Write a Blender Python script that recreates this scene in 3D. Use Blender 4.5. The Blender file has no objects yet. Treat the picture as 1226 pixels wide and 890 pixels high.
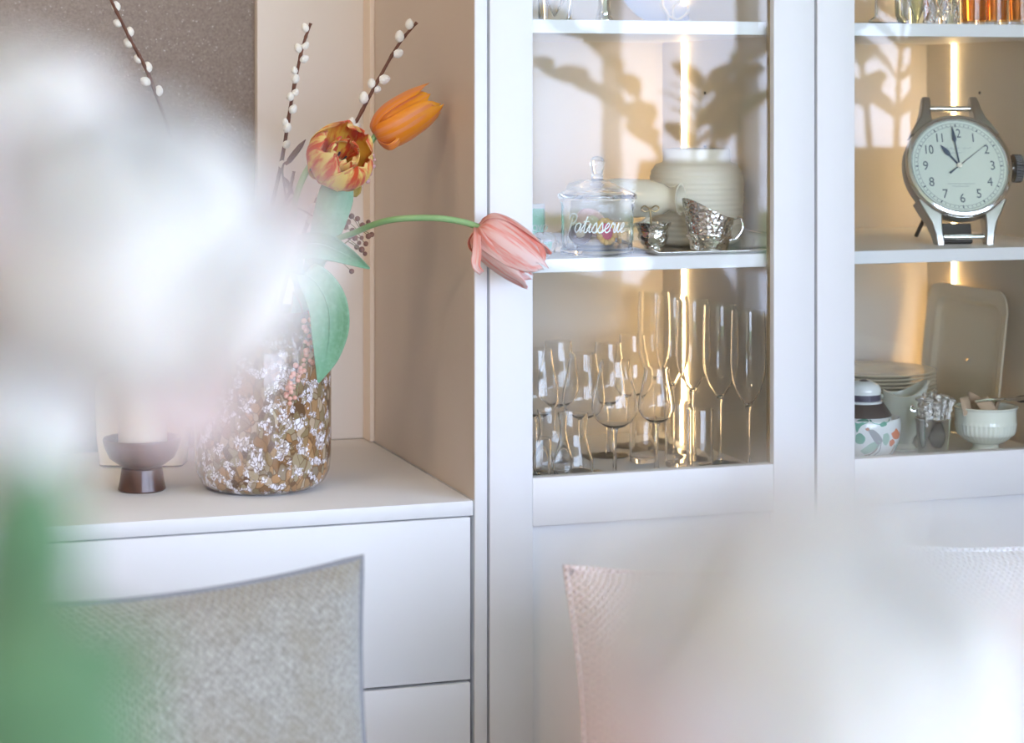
import bpy, bmesh, math, random
from mathutils import Vector, Matrix
random.seed(7)
C = bpy.context.scene.collection
SC = bpy.context.scene

# ------------------------------------------------------------------ camera, sky, light, exposure
YAW = math.radians(18.43)
SN, CS = math.sin(YAW), math.cos(YAW)
FPX, PCX, HZ = 2634.0, 613.0, 110.0          # focal length, principal column and horizon of the 1226x890 frame
CAMY, CAMZ = -2.676, 1.3214
cam = bpy.data.cameras.new('camera')
camo = bpy.data.objects.new('camera', cam); C.objects.link(camo)
camo.location = (0, CAMY, CAMZ)
camo.rotation_euler = (math.radians(90), 0, -YAW)
cam.sensor_width = 36; cam.lens = FPX * 36 / 1226
cam.shift_y = -(445 - HZ) / 1226
cam.clip_start = 0.02; cam.clip_end = 100
cam.dof.use_dof = True; cam.dof.focus_distance = 2.88
cam.dof.aperture_fstop = 4.2
SC.camera = camo
SC.view_settings.view_transform = 'Standard'; SC.view_settings.look = 'None'
SC.view_settings.gamma = 1; SC.view_settings.exposure = 0.82
SC.view_settings.use_curve_mapping = False
SC.cycles.transparent_max_bounces = 24; SC.cycles.transmission_bounces = 20; SC.cycles.max_bounces = 24
SC.cycles.diffuse_bounces = 5; SC.cycles.glossy_bounces = 8
SC.cycles.sample_clamp_indirect = 6

SKY = 7.6
w = bpy.data.worlds.new('overcast_sky'); SC.world = w; w.use_nodes = True
nt = w.node_tree; bg = nt.nodes['Background']
tc = nt.nodes.new('ShaderNodeTexCoord'); sp = nt.nodes.new('ShaderNodeSeparateXYZ')
rp = nt.nodes.new('ShaderNodeValToRGB')
nt.links.new(tc.outputs['Generated'], sp.inputs[0]); nt.links.new(sp.outputs['Z'], rp.inputs[0])
rp.color_ramp.elements[0].position = 0.0; rp.color_ramp.elements[0].color = (.64, .735, 1.0, 1)
rp.color_ramp.elements[1].position = 0.7; rp.color_ramp.elements[1].color = (.62, .715, 1.0, 1)
nt.links.new(rp.outputs[0], bg.inputs[0]); bg.inputs[1].default_value = SKY

def area(name, loc, rot, sx, sy, power, col=(1, 1, 1), portal=False):
    l = bpy.data.lights.new(name, 'AREA'); l.shape = 'RECTANGLE'; l.size = sx; l.size_y = sy
    l.energy = power; l.color = col
    if portal: l.cycles.is_portal = True
    o = bpy.data.objects.new(name, l); C.objects.link(o); o.location = loc; o.rotation_euler = rot
    return o
RXW, BYW, LXW, CEIL = 2.65, -5.2, -1.7, 2.6     # right wall, back wall, left wall, ceiling
PIER = -1.14
area('window_portal_right', (RXW + .06, (BYW + PIER) / 2, 1.6), (0, math.radians(90), 0), 1.6, 4.06, 1, portal=True)
area('window_portal_rear', (1.075, BYW - .06, 1.25), (math.radians(90), 0, 0), 3.1, 2.4, 1, portal=True)
area('ceiling_lamp_light', (-.75, -1.3, 2.5), (0, 0, 0), .5, .5, 9, (1, .74, .5))
area('niche_downlight', (.35, .2, 1.97), (0, 0, 0), .5, .12, .8, (1, .72, .46))

# ------------------------------------------------------------------ picture helpers
def at(px, py, Y):
    t = (px - PCX) / FPX; k = (Y - CAMY) / (CS - SN * t)
    return Vector((k * (SN + CS * t), Y, CAMZ - (py - HZ) / FPX * k))
def ppm(px, Y):
    t = (px - PCX) / FPX
    return FPX * (CS - SN * t) / (Y - CAMY)
def dp(px, py, d):
    u = (px - PCX) / FPX * d
    return Vector((d * SN + u * CS, CAMY + d * CS - u * SN, CAMZ - (py - HZ) / FPX * d))

# ------------------------------------------------------------------ geometry helpers
def crom(pts, n):
    P = [Vector(p) for p in pts]; out = []
    P = [P[0] * 2 - P[1]] + P + [P[-1] * 2 - P[-2]]
    m = len(P) - 3
    for i in range(n + 1):
        s = i / n * m; k = min(int(s), m - 1); f = s - k
        a, b, c, d = P[k:k + 4]
        out.append(.5 * ((2 * b) + (c - a) * f + (2 * a - 5 * b + 4 * c - d) * f * f + (3 * b - a - 3 * c + d) * f ** 3))
    return out
def lerp1(tab, x):
    if x <= tab[0][0]: return tab[0][1]
    for (a, b), (c, d) in zip(tab, tab[1:]):
        if x <= c: return b + (d - b) * (x - a) / (c - a)
    return tab[-1][1]

OFF = {}
class G:
    def __init__(s): s.v = []; s.f = []; s.uv = []
    def add(s, vs, fs, uvs=None):
        b = len(s.v); s.v += [Vector(v) for v in vs]
        s.f += [tuple(b + i for i in f) for f in fs]
        s.uv += list(uvs) if uvs else [(0, 0)] * len(vs)
        return s
    def box(s, x0, x1, y0, y1, z0, z1, bev=0.0, seg=1):
        bm = bmesh.new(); bmesh.ops.create_cube(bm, size=1)
        for v in bm.verts:
            v.co = Vector(((x0 + x1) / 2 + v.co.x * (x1 - x0), (y0 + y1) / 2 + v.co.y * (y1 - y0), (z0 + z1) / 2 + v.co.z * (z1 - z0)))
        if bev: bmesh.ops.bevel(bm, geom=bm.edges[:], offset=bev, segments=seg, affect='EDGES', profile=.5)
        bm.verts.index_update()
        s.add([v.co.copy() for v in bm.verts], [[v.index for v in f.verts] for f in bm.faces]); bm.free()
        return s
    def lathe(s, prof, seg=40, c=(0, 0, 0), M=None, closed=False, rmod=None):
        vs = []; uvs = []; n = len(prof)
        for i in range(seg):
            a = 2 * math.pi * i / seg
            for j, (r, z) in enumerate(prof):
                rr = rmod(r, z, a) if rmod else r
                p = Vector((rr * math.cos(a), rr * math.sin(a), z))
                if M is not None: p = M @ p
                vs.append(p + Vector(c)); uvs.append((i / seg, j / max(1, n - 1)))
        fs = []
        m = n if closed else n - 1
        for i in range(seg):
            for j in range(m):
                a = i * n + j; b = ((i + 1) % seg) * n + j
                a2 = i * n + (j + 1) % n; b2 = ((i + 1) % seg) * n + (j + 1) % n
                fs.append((a, b, b2, a2))
        return s.add(vs, fs, uvs)
    def tube(s, pts, rad, seg=8, caps=True):
        P = [Vector(p) for p in pts]; n = len(P)
        R = rad if isinstance(rad, (list, tuple)) else [rad] * n
        vs = []; uvs = []; fs = []
        T = (P[1] - P[0]).normalized(); N = T.orthogonal().normalized()
        for i in range(n):
            T = ((P[min(i + 1, n - 1)] - P[max(i - 1, 0)])).normalized()
            N = (N - T * N.dot(T)).normalized(); B = T.cross(N)
            for k in range(seg):
                a = 2 * math.pi * k / seg
                vs.append(P[i] + (N * math.cos(a) + B * math.sin(a)) * R[i]); uvs.append((k / seg, i / (n - 1)))
        for i in range(n - 1):
            for k in range(seg):
                k2 = (k + 1) % seg
                fs.append((i * seg + k, i * seg + k2, (i + 1) * seg + k2, (i + 1) * seg + k))
        if caps:
            fs.append(tuple(range(seg - 1, -1, -1))); fs.append(tuple((n - 1) * seg + k for k in range(seg)))
        return s.add(vs, fs, uvs)
    def grid(s, rows, uvrows=None):
        n = len(rows); m = len(rows[0]); vs = []; uvs = []; fs = []
        for i in range(n):
            for j in range(m):
                vs.append(rows[i][j]); uvs.append(uvrows[i][j] if uvrows else (j / (m - 1), i / (n - 1)))
        for i in range(n - 1):
            for j in range(m - 1):
                fs.append((i * m + j, i * m + j + 1, (i + 1) * m + j + 1, (i + 1) * m + j))
        return s.add(vs, fs, uvs)
    def ball(s, c, r, sc=(1, 1, 1), u=12, v=8, M=None):
        prof = [(math.sin(math.pi * j / v) * r, -math.cos(math.pi * j / v) * r) for j in range(v + 1)]
        prof[0] = (r * .01, -r); prof[-1] = (r * .01, r)
        S = Matrix.Diagonal(Vector(sc)).to_3x3()
        if M is not None: S = M @ S
        return s.lathe(prof, u, c, S)
    def xf(s, M):
        s.v = [M @ v for v in s.v]; return s
    def build(s, name, mat, parent=None, smooth=True, solid=0, ang=40, sub=0):
        me = bpy.data.meshes.new(name)
        o = Vector(OFF.get(parent.name, (0, 0, 0))) if parent else Vector((0, 0, 0))
        me.from_pydata([v - o for v in s.v], [], s.f); me.update()
        uvl = me.uv_layers.new(name='uv')
        for l in me.loops: uvl.data[l.index].uv = s.uv[l.vertex_index]
        bm = bmesh.new(); bm.from_mesh(me)
        bmesh.ops.recalc_face_normals(bm, faces=bm.faces); bm.to_mesh(me); bm.free()
        if smooth:
            for p in me.polygons: p.use_smooth = True
            me.set_sharp_from_angle(angle=math.radians(ang))
        me.materials.append(mat)
        ob = bpy.data.objects.new(name, me); C.objects.link(ob)
        if parent: ob.parent = parent
        OFF[ob.name] = tuple(o)
        if solid:
            m = ob.modifiers.new('thickness', 'SOLIDIFY'); m.thickness = solid; m.offset = 0
        if sub:
            m = ob.modifiers.new('smooth', 'SUBSURF'); m.levels = sub; m.render_levels = sub
        return ob

def tag(o, label=None, cat=None, group=None, kind=None):
    if label: o['label'] = label
    if cat: o['category'] = cat
    if group: o['group'] = group
    if kind: o['kind'] = kind
    return o
def thing(name, label, cat, loc=(0, 0, 0), group=None, parent=None, world=None):
    o = bpy.data.objects.new(name, None); C.objects.link(o); o.empty_display_size = .02
    o.location = loc
    OFF[o.name] = tuple(world if world is not None else loc)
    if label: tag(o, label, cat, group)
    return o
def local(name, label, cat, loc, rot=(0, 0, 0), group=None):
    """an Empty whose children are written in its own coordinates"""
    o = thing(name, label, cat, loc, group, world=(0, 0, 0)); o.rotation_euler = rot
    return o
def node(name, parent):
    o = bpy.data.objects.new(name, None); C.objects.link(o); o.parent = parent; o.empty_display_size = .02
    OFF[o.name] = OFF[parent.name]; return o
def struct(o): o['kind'] = 'structure'; return o
def copy_tree(o, parent=None):
    c = o.copy(); C.objects.link(c)
    if parent: c.parent = parent
    for ch in list(o.children): copy_tree(ch, c)
    return c

# ------------------------------------------------------------------ materials
def mat(name, col=(.8, .8, .8), rough=.5, metal=0, trans=0, ior=1.45, coat=0, emit=None, estr=0, sheen=0, sss=0, spec=.5):
    m = bpy.data.materials.new(name); m.use_nodes = True
    b = m.node_tree.nodes['Principled BSDF']
    b.inputs['Base Color'].default_value = (*col, 1); b.inputs['Roughness'].default_value = rough
    b.inputs['Metallic'].default_value = metal; b.inputs['Transmission Weight'].default_value = trans
    b.inputs['IOR'].default_value = ior; b.inputs['Coat Weight'].default_value = coat
    b.inputs['Sheen Weight'].default_value = sheen
    b.inputs['Specular IOR Level'].default_value = spec
    if sss: b.inputs['Subsurface Weight'].default_value = sss; b.inputs['Subsurface Radius'].default_value = (.01, .006, .004); b.inputs['Subsurface Scale'].default_value = .3
    if emit: b.inputs['Emission Color'].default_value = (*emit, 1); b.inputs['Emission Strength'].default_value = estr
    return m
class N:
    """tiny node-graph writer"""
    def __init__(s, m): s.t = m.node_tree; s.b = s.t.nodes['Principled BSDF']
    def new(s, typ, **kw):
        n = s.t.nodes.new(typ)
        for k, v in kw.items(): setattr(n, k, v)
        return n
    def link(s, a, b): s.t.links.new(a, b)
    def coord(s, which='Object', scale=(1, 1, 1), rot=(0, 0, 0)):
        c = s.new('ShaderNodeTexCoord'); mp = s.new('ShaderNodeMapping')
        mp.inputs['Scale'].default_value = scale; mp.inputs['Rotation'].default_value = rot
        s.link(c.outputs[which], mp.inputs[0]); return mp.outputs[0]
    def noise(s, co, scale, detail=3, rough=.5):
        n = s.new('ShaderNodeTexNoise'); n.inputs['Scale'].default_value = scale; n.inputs['Detail'].default_value = detail
        n.inputs['Roughness'].default_value = rough
        s.link(co, n.inputs['Vector']); return n.outputs['Fac']
    def ramp(s, fac, stops):
        r = s.new('ShaderNodeValToRGB'); e = r.color_ramp.elements
        while len(e) < len(stops): e.new(.5)
        for k, (p, c) in enumerate(stops): e[k].position = p; e[k].color = (*c, 1)
        s.link(fac, r.inputs[0]); return r.outputs[0]
    def mix(s, fac, a, b, mode='MIX'):
        m = s.new('ShaderNodeMix', data_type='RGBA', blend_type=mode)
        for sock, val in ((m.inputs[0], fac), (m.inputs[6], a), (m.inputs[7], b)):
            if isinstance(val, (int, float)): sock.default_value = val
            elif isinstance(val, tuple): sock.default_value = (*val, 1)
            else: s.link(val, sock)
        return m.outputs[2]
    def math(s, op, a, b=0.0):
        m = s.new('ShaderNodeMath', operation=op)
        for sock, val in ((m.inputs[0], a), (m.inputs[1], b)):
            if isinstance(val, (int, float)): sock.default_value = val
            else: s.link(val, sock)
        return m.outputs[0]
    def bump(s, h, strength=.3, dist=.001):
        b = s.new('ShaderNodeBump'); b.inputs['Strength'].default_value = strength; b.inputs['Distance'].default_value = dist
        s.link(h, b.inputs['Height']); s.link(b.outputs[0], s.b.inputs['Normal'])
    def col(s, c): s.link(c, s.b.inputs['Base Color'])

def paint(name, col, rough=.45):
    m = mat(name, col, rough); n = N(m); co = n.coord()
    f = n.noise(co, 6, 2)
    n.col(n.mix(f, tuple(c * .985 for c in col), tuple(min(1, c * 1.01) for c in col)))
    n.bump(n.noise(co, 900, 2), .04, .0004); return m
M_white = paint('cabinet_white_paint', (.80, .80, .80))
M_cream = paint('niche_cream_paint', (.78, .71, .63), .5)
M_wallw = paint('room_white_paint', (.80, .79, .77), .7)
M_tan = paint('room_tan_paint', (.45, .38, .31), .7)
M_sidebd = paint('sideboard_white_lacquer', (.88, .88, .88), .07)
M_sidebd.node_tree.nodes['Principled BSDF'].inputs['Coat Weight'].default_value = 1.0
M_sidebd.node_tree.nodes['Principled BSDF'].inputs['Coat Roughness'].default_value = .04
M_inside = paint('cabinet_inside_shaded_beige', (.70, .645, .55), .5)  # beige kept darker than the cabinet white, for less daylight inside
M_black = mat('recess_dark', (.03, .028, .025), .8)
M_brass = mat('brass_glazing_seal', (.42, .31, .16), .35, .7)
M_led = mat('led_strip_warm', (1, .8, .5), .5, emit=(1, .68, .34), estr=10)
def translucent(m, fac):
    t = m.node_tree; b = t.nodes['Principled BSDF']; out = t.nodes['Material Output']
    tl = t.nodes.new('ShaderNodeBsdfTranslucent'); mx = t.nodes.new('ShaderNodeMixShader'); mx.inputs[0].default_value = fac
    if b.inputs['Base Color'].links: t.links.new(b.inputs['Base Color'].links[0].from_socket, tl.inputs[0])
    else: tl.inputs[0].default_value = b.inputs['Base Color'].default_value
    t.links.new(b.outputs[0], mx.inputs[1]); t.links.new(tl.outputs[0], mx.inputs[2]); t.links.new(mx.outputs[0], out.inputs[0])
M_sil = mat('polished_silver', (.80, .79, .77), .09, 1)
M_silh = mat('hammered_silver', (.80, .79, .76), .12, 1)
n = N(M_silh); vv = n.new('ShaderNodeTexVoronoi'); vv.inputs['Scale'].default_value = 190; n.link(n.coord(), vv.inputs['Vector']); n.bump(vv.outputs['Distance'], .5, .002)
M_steel = mat('brushed_steel', (.50, .48, .45), .3, 1)
n = N(M_steel); n.bump(n.noise(n.coord('Object', (40, 40, 900)), 4, 2), .15, .0004)
M_steeld = mat('dark_steel', (.075, .07, .065), .45, .8)
M_glass = mat('drinking_glass', (1, 1, 1), 0, trans=1, ior=1.45)
M_amber = mat('amber_glass', (.93, .55, .22), .0, trans=1, ior=1.45)
M_green_tint = mat('pale_green_glass', (.86, .96, .89), 0, trans=1, ior=1.45)

def pane_glass():
    # thin pane: a ray meets the entering face with the reflectance of both (lightly coated) faces, the leaving face lets it pass
    m = bpy.data.materials.new('window_glass'); m.use_nodes = True; t = m.node_tree
    for nn in list(t.nodes): t.nodes.remove(nn)
    out = t.nodes.new('ShaderNodeOutputMaterial'); mx = t.nodes.new('ShaderNodeMixShader')
    tr = t.nodes.new('ShaderNodeBsdfTransparent'); gl = t.nodes.new('ShaderNodeBsdfGlossy'); fr = t.nodes.new('ShaderNodeFresnel')
    fr.inputs['IOR'].default_value = 1.5; gl.inputs['Roughness'].default_value = 0
    tr.inputs['Color'].default_value = (.985, .995, .99, 1)
    geo = t.nodes.new('ShaderNodeNewGeometry')
    sb = t.nodes.new('ShaderNodeMath'); sb.operation = 'SUBTRACT'; sb.inputs[0].default_value = 1.35
    db = t.nodes.new('ShaderNodeMath'); db.operation = 'MULTIPLY'; db.inputs[1].default_value = 1.35
    ml = t.nodes.new('ShaderNodeMath'); ml.operation = 'MULTIPLY'; ml.use_clamp = True
    t.links.new(geo.outputs['Backfacing'], db.inputs[0]); t.links.new(db.outputs[0], sb.inputs[1])
    t.links.new(fr.outputs[0], ml.inputs[0]); t.links.new(sb.outputs[0], ml.inputs[1])
    t.links.new(ml.outputs[0], mx.inputs[0])
    t.links.new(tr.outputs[0], mx.inputs[1]); t.links.new(gl.outputs[0], mx.inputs[2]); t.links.new(mx.outputs[0], out.inputs[0])
    return m
M_pane = pane_glass()

# ------------------------------------------------------------------ the room
CT = .80                                      # counter height
XE0 = at(568, 0, 0).x + .0005; XE1 = at(583.5, 0, 0).x    # tall end panel between niche and cabinet
XD0 = at(586.5, 0, 0).x; XD1 = at(975.5, 0, 0).x  # first door
XB0 = at(978.5, 0, 0).x; XB1 = XB0 + (XD1 - XD0)  # second door
NB = at(438, 525, .535).y                     # niche back
YB = .495                                     # inside back of the cabinets
M_floor = mat('oak_floor', (.42, .30, .2), .45)
n = N(M_floor); co = n.coord('Object', (1, 14, 1)); n.col(n.mix(n.noise(co, 3, 5), (.33, .22, .14), (.50, .37, .25)))

fl = node_floor = thing('floor', None, None); struct(fl)
g = G(); g.box(LXW, RXW + .1, BYW - .1, .6, -.04, -.006); g.build('subfloor', M_black, fl)
bw = .19; x = LXW; k = 0
g0 = G(); g0.box(0, bw - .002, 0, 2.6, -.006, 0, .001)
bp = g0.build('floorboard', M_floor, fl); bp.location = (LXW, BYW, 0)
while x < RXW - .05:
    for j in range(3):
        y = BYW - (k % 3) * .8 + j * 2.602
        if k == 0 and j == 0: continue
        b = bp.copy(); C.objects.link(b); b.location = (x, y, 0)
    x += bw; k += 1
g = G(); g.box(LXW - .1, RXW + .1, BYW - .1, .65, CEIL, CEIL + .08); struct(g.build('ceiling', M_wallw, smooth=False))
g = G(); g.box(LXW - .1, LXW, BYW - .1, .65, 0, CEIL); struct(g.build('wall_left', M_tan, smooth=False))
# taupe glitter wallpaper on the wall behind the niche
M_wp = mat('taupe_glitter_wallpaper', (.22, .18, .16), .55)
n = N(M_wp); co = n.coord()
f1 = n.noise(co, 260, 3, .7); f2 = n.noise(co, 900, 2, .7); f3 = n.noise(co, 520, 1, .3)
base = n.mix(n.ramp(f1, [(.3, (0, 0, 0)), (.7, (1, 1, 1))]), (.20, .155, .125), (.31, .25, .205))
base = n.mix(n.ramp(f2, [(.62, (0, 0, 0)), (.74, (1, 1, 1))]), base, (.36, .31, .27))
spk = n.ramp(f3, [(.76, (0, 0, 0)), (.80, (1, 1, 1))])
n.col(n.mix(spk, base, (.95, .92, .88))); n.link(spk, n.b.inputs['Metallic']); n.bump(f1, .5, .002)
g = G(); g.box(LXW, RXW + .1, NB + .02, NB + .12, 0, CEIL); struct(g.build('wall_back', M_wp, smooth=False))
XP = at(308, 0, NB).x
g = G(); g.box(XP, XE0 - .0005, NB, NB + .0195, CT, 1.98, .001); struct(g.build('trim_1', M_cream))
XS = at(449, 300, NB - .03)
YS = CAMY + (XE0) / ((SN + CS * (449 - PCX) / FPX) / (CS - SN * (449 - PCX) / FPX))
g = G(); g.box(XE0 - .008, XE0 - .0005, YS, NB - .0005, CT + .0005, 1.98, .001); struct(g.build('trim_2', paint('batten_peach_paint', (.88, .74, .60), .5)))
M_nshade = paint('niche_warm_shade_beige', (.66, .56, .47), .5)
g = G(); g.box(XE0 - .0004, XE0 + .0002, .0015, NB, CT + .0005, 1.98); struct(g.build('niche_shade_skin', M_nshade))  # added skin on the white panel, its beige stands in for warm shade
# front wall beyond the cabinets at the right: the pier that ends the window front
g = G(); g.box(2.10, RXW + .1, PIER, NB + .02, 0, CEIL); struct(g.build('wall_right', M_tan, smooth=False))
# window wall at the right: lintel, posts, panes above the sideboard
g = G(); g.box(RXW, RXW + .1, BYW, PIER, 2.38, CEIL); g.box(RXW, RXW + .1, BYW, PIER, 0, .80)
struct(g.build('wall_window', M_wallw, smooth=False))
def window(num, a, b, z0, z1, axis, pos, thick=.05, fr=.05):
    wn = thing('window_%d' % num, None, None); struct(wn)
    def bx(u0, u1, z0_, z1_, t0, t1, nm, m, bev=.003):
        q = G()
        if axis == 'x': q.box(t0, t1, u0, u1, z0_, z1_, bev)
        else: q.box(u0, u1, t0, t1, z0_, z1_, bev)
        q.build(nm, m, wn)
    p0, p1 = pos, pos + thick
    bx(a, a + fr, z0, z1, p0, p1, 'jamb', M_wallw); bx(b - fr, b, z0, z1, p0, p1, 'jamb', M_wallw)
    bx(a + fr, b - fr, z0, z0 + fr, p0, p1, 'sill', M_wallw); bx(a + fr, b - fr, z1 - fr, z1, p0, p1, 'head', M_wallw)
    c = (p0 + p1) / 2
    bx(a + fr, b - fr, z0 + fr, z1 - fr, c - .003, c + .003, 'glass_pane', M_pane, 0)
edges = [BYW, -4.26, -3.16, -2.06, PIER]
for i in range(4): window(i + 1, edges[i], edges[i + 1], .80, 2.38, 'x', RXW, fr=.032)
g = G(); g.box(LXW, -.5, BYW - .1, BYW, 0, CEIL); g.box(-.5, RXW, BYW - .1, BYW, 2.48, CEIL)
struct(g.build('wall_rear', M_tan, smooth=False))
for i in range(3): window(5 + i, -.5 + 1.05 * i, -.5 + 1.05 * (i + 1), .02, 2.48, 'y', BYW - .05)  # unseen rear glazing, added to let more daylight into the room

# outside: lawn and hedge seen in the reflections
M_lawn = mat('lawn', (.13, .22, .07), .9)
g = G(); g.box(-14, 24, -24, 4, -.35, -.25); struct(g.build('ground', M_lawn, smooth=False))
M_hedge = mat('hedge_green', (.12, .24, .08), .9)
n = N(M_hedge); n.col(n.mix(n.noise(n.coord(), 5, 4), (.07, .16, .04), (.25, .40, .16)))
def hedge(x0, x1, y0, y1, h, label):
    r = random.Random(3); g = G(); nx = max(3, int((x1 - x0) / .3)); ny = max(3, int((y1 - y0) / .3)); nz = 6
    bm = bmesh.new(); bmesh.ops.create_grid(bm, x_segments=3, y_segments=3, size=1); bm.free()
    for k in range(int((x1 - x0) * (y1 - y0) * 9) + 60):
        c = (r.uniform(x0, x1), r.uniform(y0, y1), r.uniform(0, h)); s_ = r.uniform(.18, .34)
        g.ball((c[0], c[1], c[2] - .2), s_, (1, 1, .9), 7, 5)
    o = g.build('hedge', M_hedge); tag(o, label, 'hedge', kind='thing'); return o
hedge(6.5, 7.6, -3.6, 3.0, 1.15, 'low green garden hedge outside the side windows')

# white sideboard under the side windows
sb = thing('sideboard', 'long low white sideboard under the side windows of the room', 'sideboard', (2.37, -2.9, 0))
SX0, SX1, SY0, SY1 = 2.115, 2.63, -5.1, PIER - .02
g = G(); g.box(SX0 + .02, SX1, SY0, SY1, .08, .798); g.build('body', M_sidebd, sb)
g = G(); g.box(SX0, SX1, SY0, SY1, .80, .82, .002); g.build('top', M_sidebd, sb)
g = G(); g.box(SX0 + .05, SX1, SY0 + .02, SY1 - .02, 0, .078); g.build('plinth', M_black, sb)
M_doord = mat('sideboard_grey_oak', (.22, .19, .17), .5)
nd = 7                                        # door fronts along its length
for i in range(nd):
    a = SY0 + (SY1 - SY0) * i / nd + .003; b = SY0 + (SY1 - SY0) * (i + 1) / nd - .003
    g = G(); g.box(SX0 + .0, SX0 + .019, a, b, .09, .79, .002); g.build('door', M_doord, sb)

# ------------------------------------------------------------------ drawer unit with counter
du = thing('drawer_unit', 'white built-in drawer unit under the flower niche', 'drawer unit', (.2, .27, 0))
g = G(); g.box(-1.2, XE0 - .0035, .021, NB, .10, CT - .0195); g.build('body', M_white, du)
g = G(); g.box(-1.2, XE0 - .0035, .06, NB, 0, .098); g.build('plinth', M_black, du)
zf1 = at(565, 618.5, 0).z; zf2 = at(565, 815.5, 0).z
XF1 = at(563.5, 0, 0).x
for a, b in ((zf2 + .0018, zf1 - .001), (zf2 - .34, zf2 - .0018), (.105, zf2 - .3436)):
    if b - a < .03: continue
    g = G(); g.box(-1.2, XF1, 0, .0195, a, b, .0018, 2); g.build('drawer_front', M_white, du)
g = G(); g.box(-1.2, XE0 - .002, 0, NB, CT - .019, CT, .0012, 2)
tag(g.build('countertop', M_white), 'long white countertop over the drawers, carrying the vase', 'countertop')
# upper cabinet above the niche (above the frame, shades the niche)
oc = thing('wall_cabinet', 'white upper cabinet closing the flower niche at its top', 'cabinet', (.2, .27, 1.98))
g = G(); g.box(-1.2, XE0 - .002, 0.021, NB + .018, 1.982, 2.30); g.build('body', M_white, oc)
g = G(); g.box(-1.2, XE0 - .002, 0, .0195, 1.982, 2.30, .0015); g.build('door', M_white, oc)

# ------------------------------------------------------------------ the two display cabinets
ZFLOOR = .795
ZM = at(640, 310.7, .03).z; ZU = at(640, 23, .03).z; TH = .018
def cabinet(label, x0, x1, stile, rail, end_panel):
    cb = thing('display_cabinet', label, 'cabinet', ((x0 + x1) / 2, .26, 0))
    i0, i1 = x0 + .016, x1 - .018 + .0015
    g = G(); g.box(x0 - .0005, i0, .024, NB, .10, 2.30, .0008); g.build('side_panel', M_inside, cb)
    g = G(); g.box(i1, i1 + .0175, .024, NB, .10, 2.30, .0008); g.build('side_panel', M_inside, cb)
    if end_panel:
        g = G(); g.box(XE0, XE1, 0, NB + .019, 0, 2.30, .001, 2); g.build('end_panel', M_white, cb)
    g = G(); g.box(i0 + .0003, i1 - .0003, YB, YB + .012, .12, 2.28); g.build('back_panel', M_inside, cb)
    g = G(); g.box(x0, i1 + .017, .06, NB, 0, .098); g.build('plinth', M_white, cb)
    g = G(); g.box(i0 + .0003, i1 - .0003, .024, YB - .0003, 2.262, 2.28); g.build('cabinet_top', M_white, cb)
    for z, nm in ((ZFLOOR, 'cabinet_floor'), (ZM, 'shelf'), (ZU, 'shelf'), (1.75, 'shelf'), (.45, 'shelf')):
        g = G(); g.box(i0 + .0003, i1 - .0003, .03, YB - .0003, z - TH, z, .0008); g.build(nm, M_white, cb)
    for z0, z1 in ((ZFLOOR, ZM - TH), (ZM, ZU - TH), (ZU, 1.75 - TH)):
        g = G(); g.box(i1 - .005, i1 - .0002, .404, .4095, z0 + .0005, z1 - .0005, .001)
        g.build('led_strip', M_led, cb)['label'] = 'glowing warm vertical light strip'
    d = node('door', cb)
    xg0, xg1 = stile
    g = G(); g.box(x0, xg0, 0, .022, .105, 2.295, .0012, 2); g.build('stile', M_white, d)
    g = G(); g.box(xg1, x1, 0, .022, .105, 2.295, .0012, 2); g.build('stile', M_white, d)
    for a, b in ((rail[0], rail[1]), (.105, .17), (2.235, 2.295)):
        g = G(); g.box(xg0 + .0002, xg1 - .0002, .0006, .0215, a, b, .001, 2); g.build('rail', M_white, d)
    g = G(); g.box(xg0 + .0004, xg1 - .0004, .010, .018, .1705, rail[0] - .0005); g.build('door_panel', M_white, d)
    g = G(); g.box(xg0 + .0012, xg1 - .0012, .011, .015, rail[1] + .0005, 2.2345); g.build('glass_pane', M_pane, d)['label'] = 'clear glass pane mirroring the window and plants'
    g = G(); g.box(xg1 - .0009, xg1 - .0001, .012, .0215, rail[1] + .0004, 2.2346); g.build('glazing_seal', M_brass, d)
    # shelf pins and the small bracket on the right panel
    for z in (1.24, 1.32):
        g = G(); g.tube([(i1 - .0015, .33, z), (i1 + .001, .33, z)], .0022, 8); g.build('peg_hole', M_black, cb)
    return cb, i0, i1
r1 = (at(638, 631, 0).z, at(638, 573, 0).z)
CB1, A0, A1 = cabinet('white display cabinet with wine glasses behind its glass door', XD0, XD1, (at(638, 0, 0).x, at(926.5, 0, 0).x), r1, True)
CB2, B0, B1 = cabinet('white display cabinet at the right with the oversized watch inside', XB0, XB1, (at(1023.5, 0, 0).x, XB1 - (at(638, 0, 0).x - XD0)), r1, False)

# ------------------------------------------------------------------ mottled vase with the flowers
VX, VY = at(315, 560, .18).x, .18
VR = 81.5 / ppm(315, .18)
VZ = CT
def RZ(r, z): return (r * VR / .09, z)
M_vase = mat('mottled_art_glass', (.4, .3, .2), .10, coat=.6)
n = N(M_vase); co = n.coord()
wob = n.new('ShaderNodeTexNoise'); wob.inputs['Scale'].default_value = 30; mpv = n.coord('Object', (1.15, 1.15, .72), (.25, .2, 0)); n.link(mpv, wob.inputs['Vector'])
cw = n.new('ShaderNodeVectorMath', operation='MULTIPLY_ADD'); n.link(wob.outputs['Color'], cw.inputs[0]); cw.inputs[1].default_value = (.024, .024, .024); n.link(mpv, cw.inputs[2])
def voro(scale, feat='F1', out='Color'):
    v = n.new('ShaderNodeTexVoronoi', feature=feat); v.inputs['Scale'].default_value = scale; n.link(cw.outputs[0], v.inputs['Vector']); return v.outputs[out]
def rnd(c): sx = n.new('ShaderNodeSeparateColor'); n.link(c, sx.inputs[0]); return sx.outputs[0]
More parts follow.
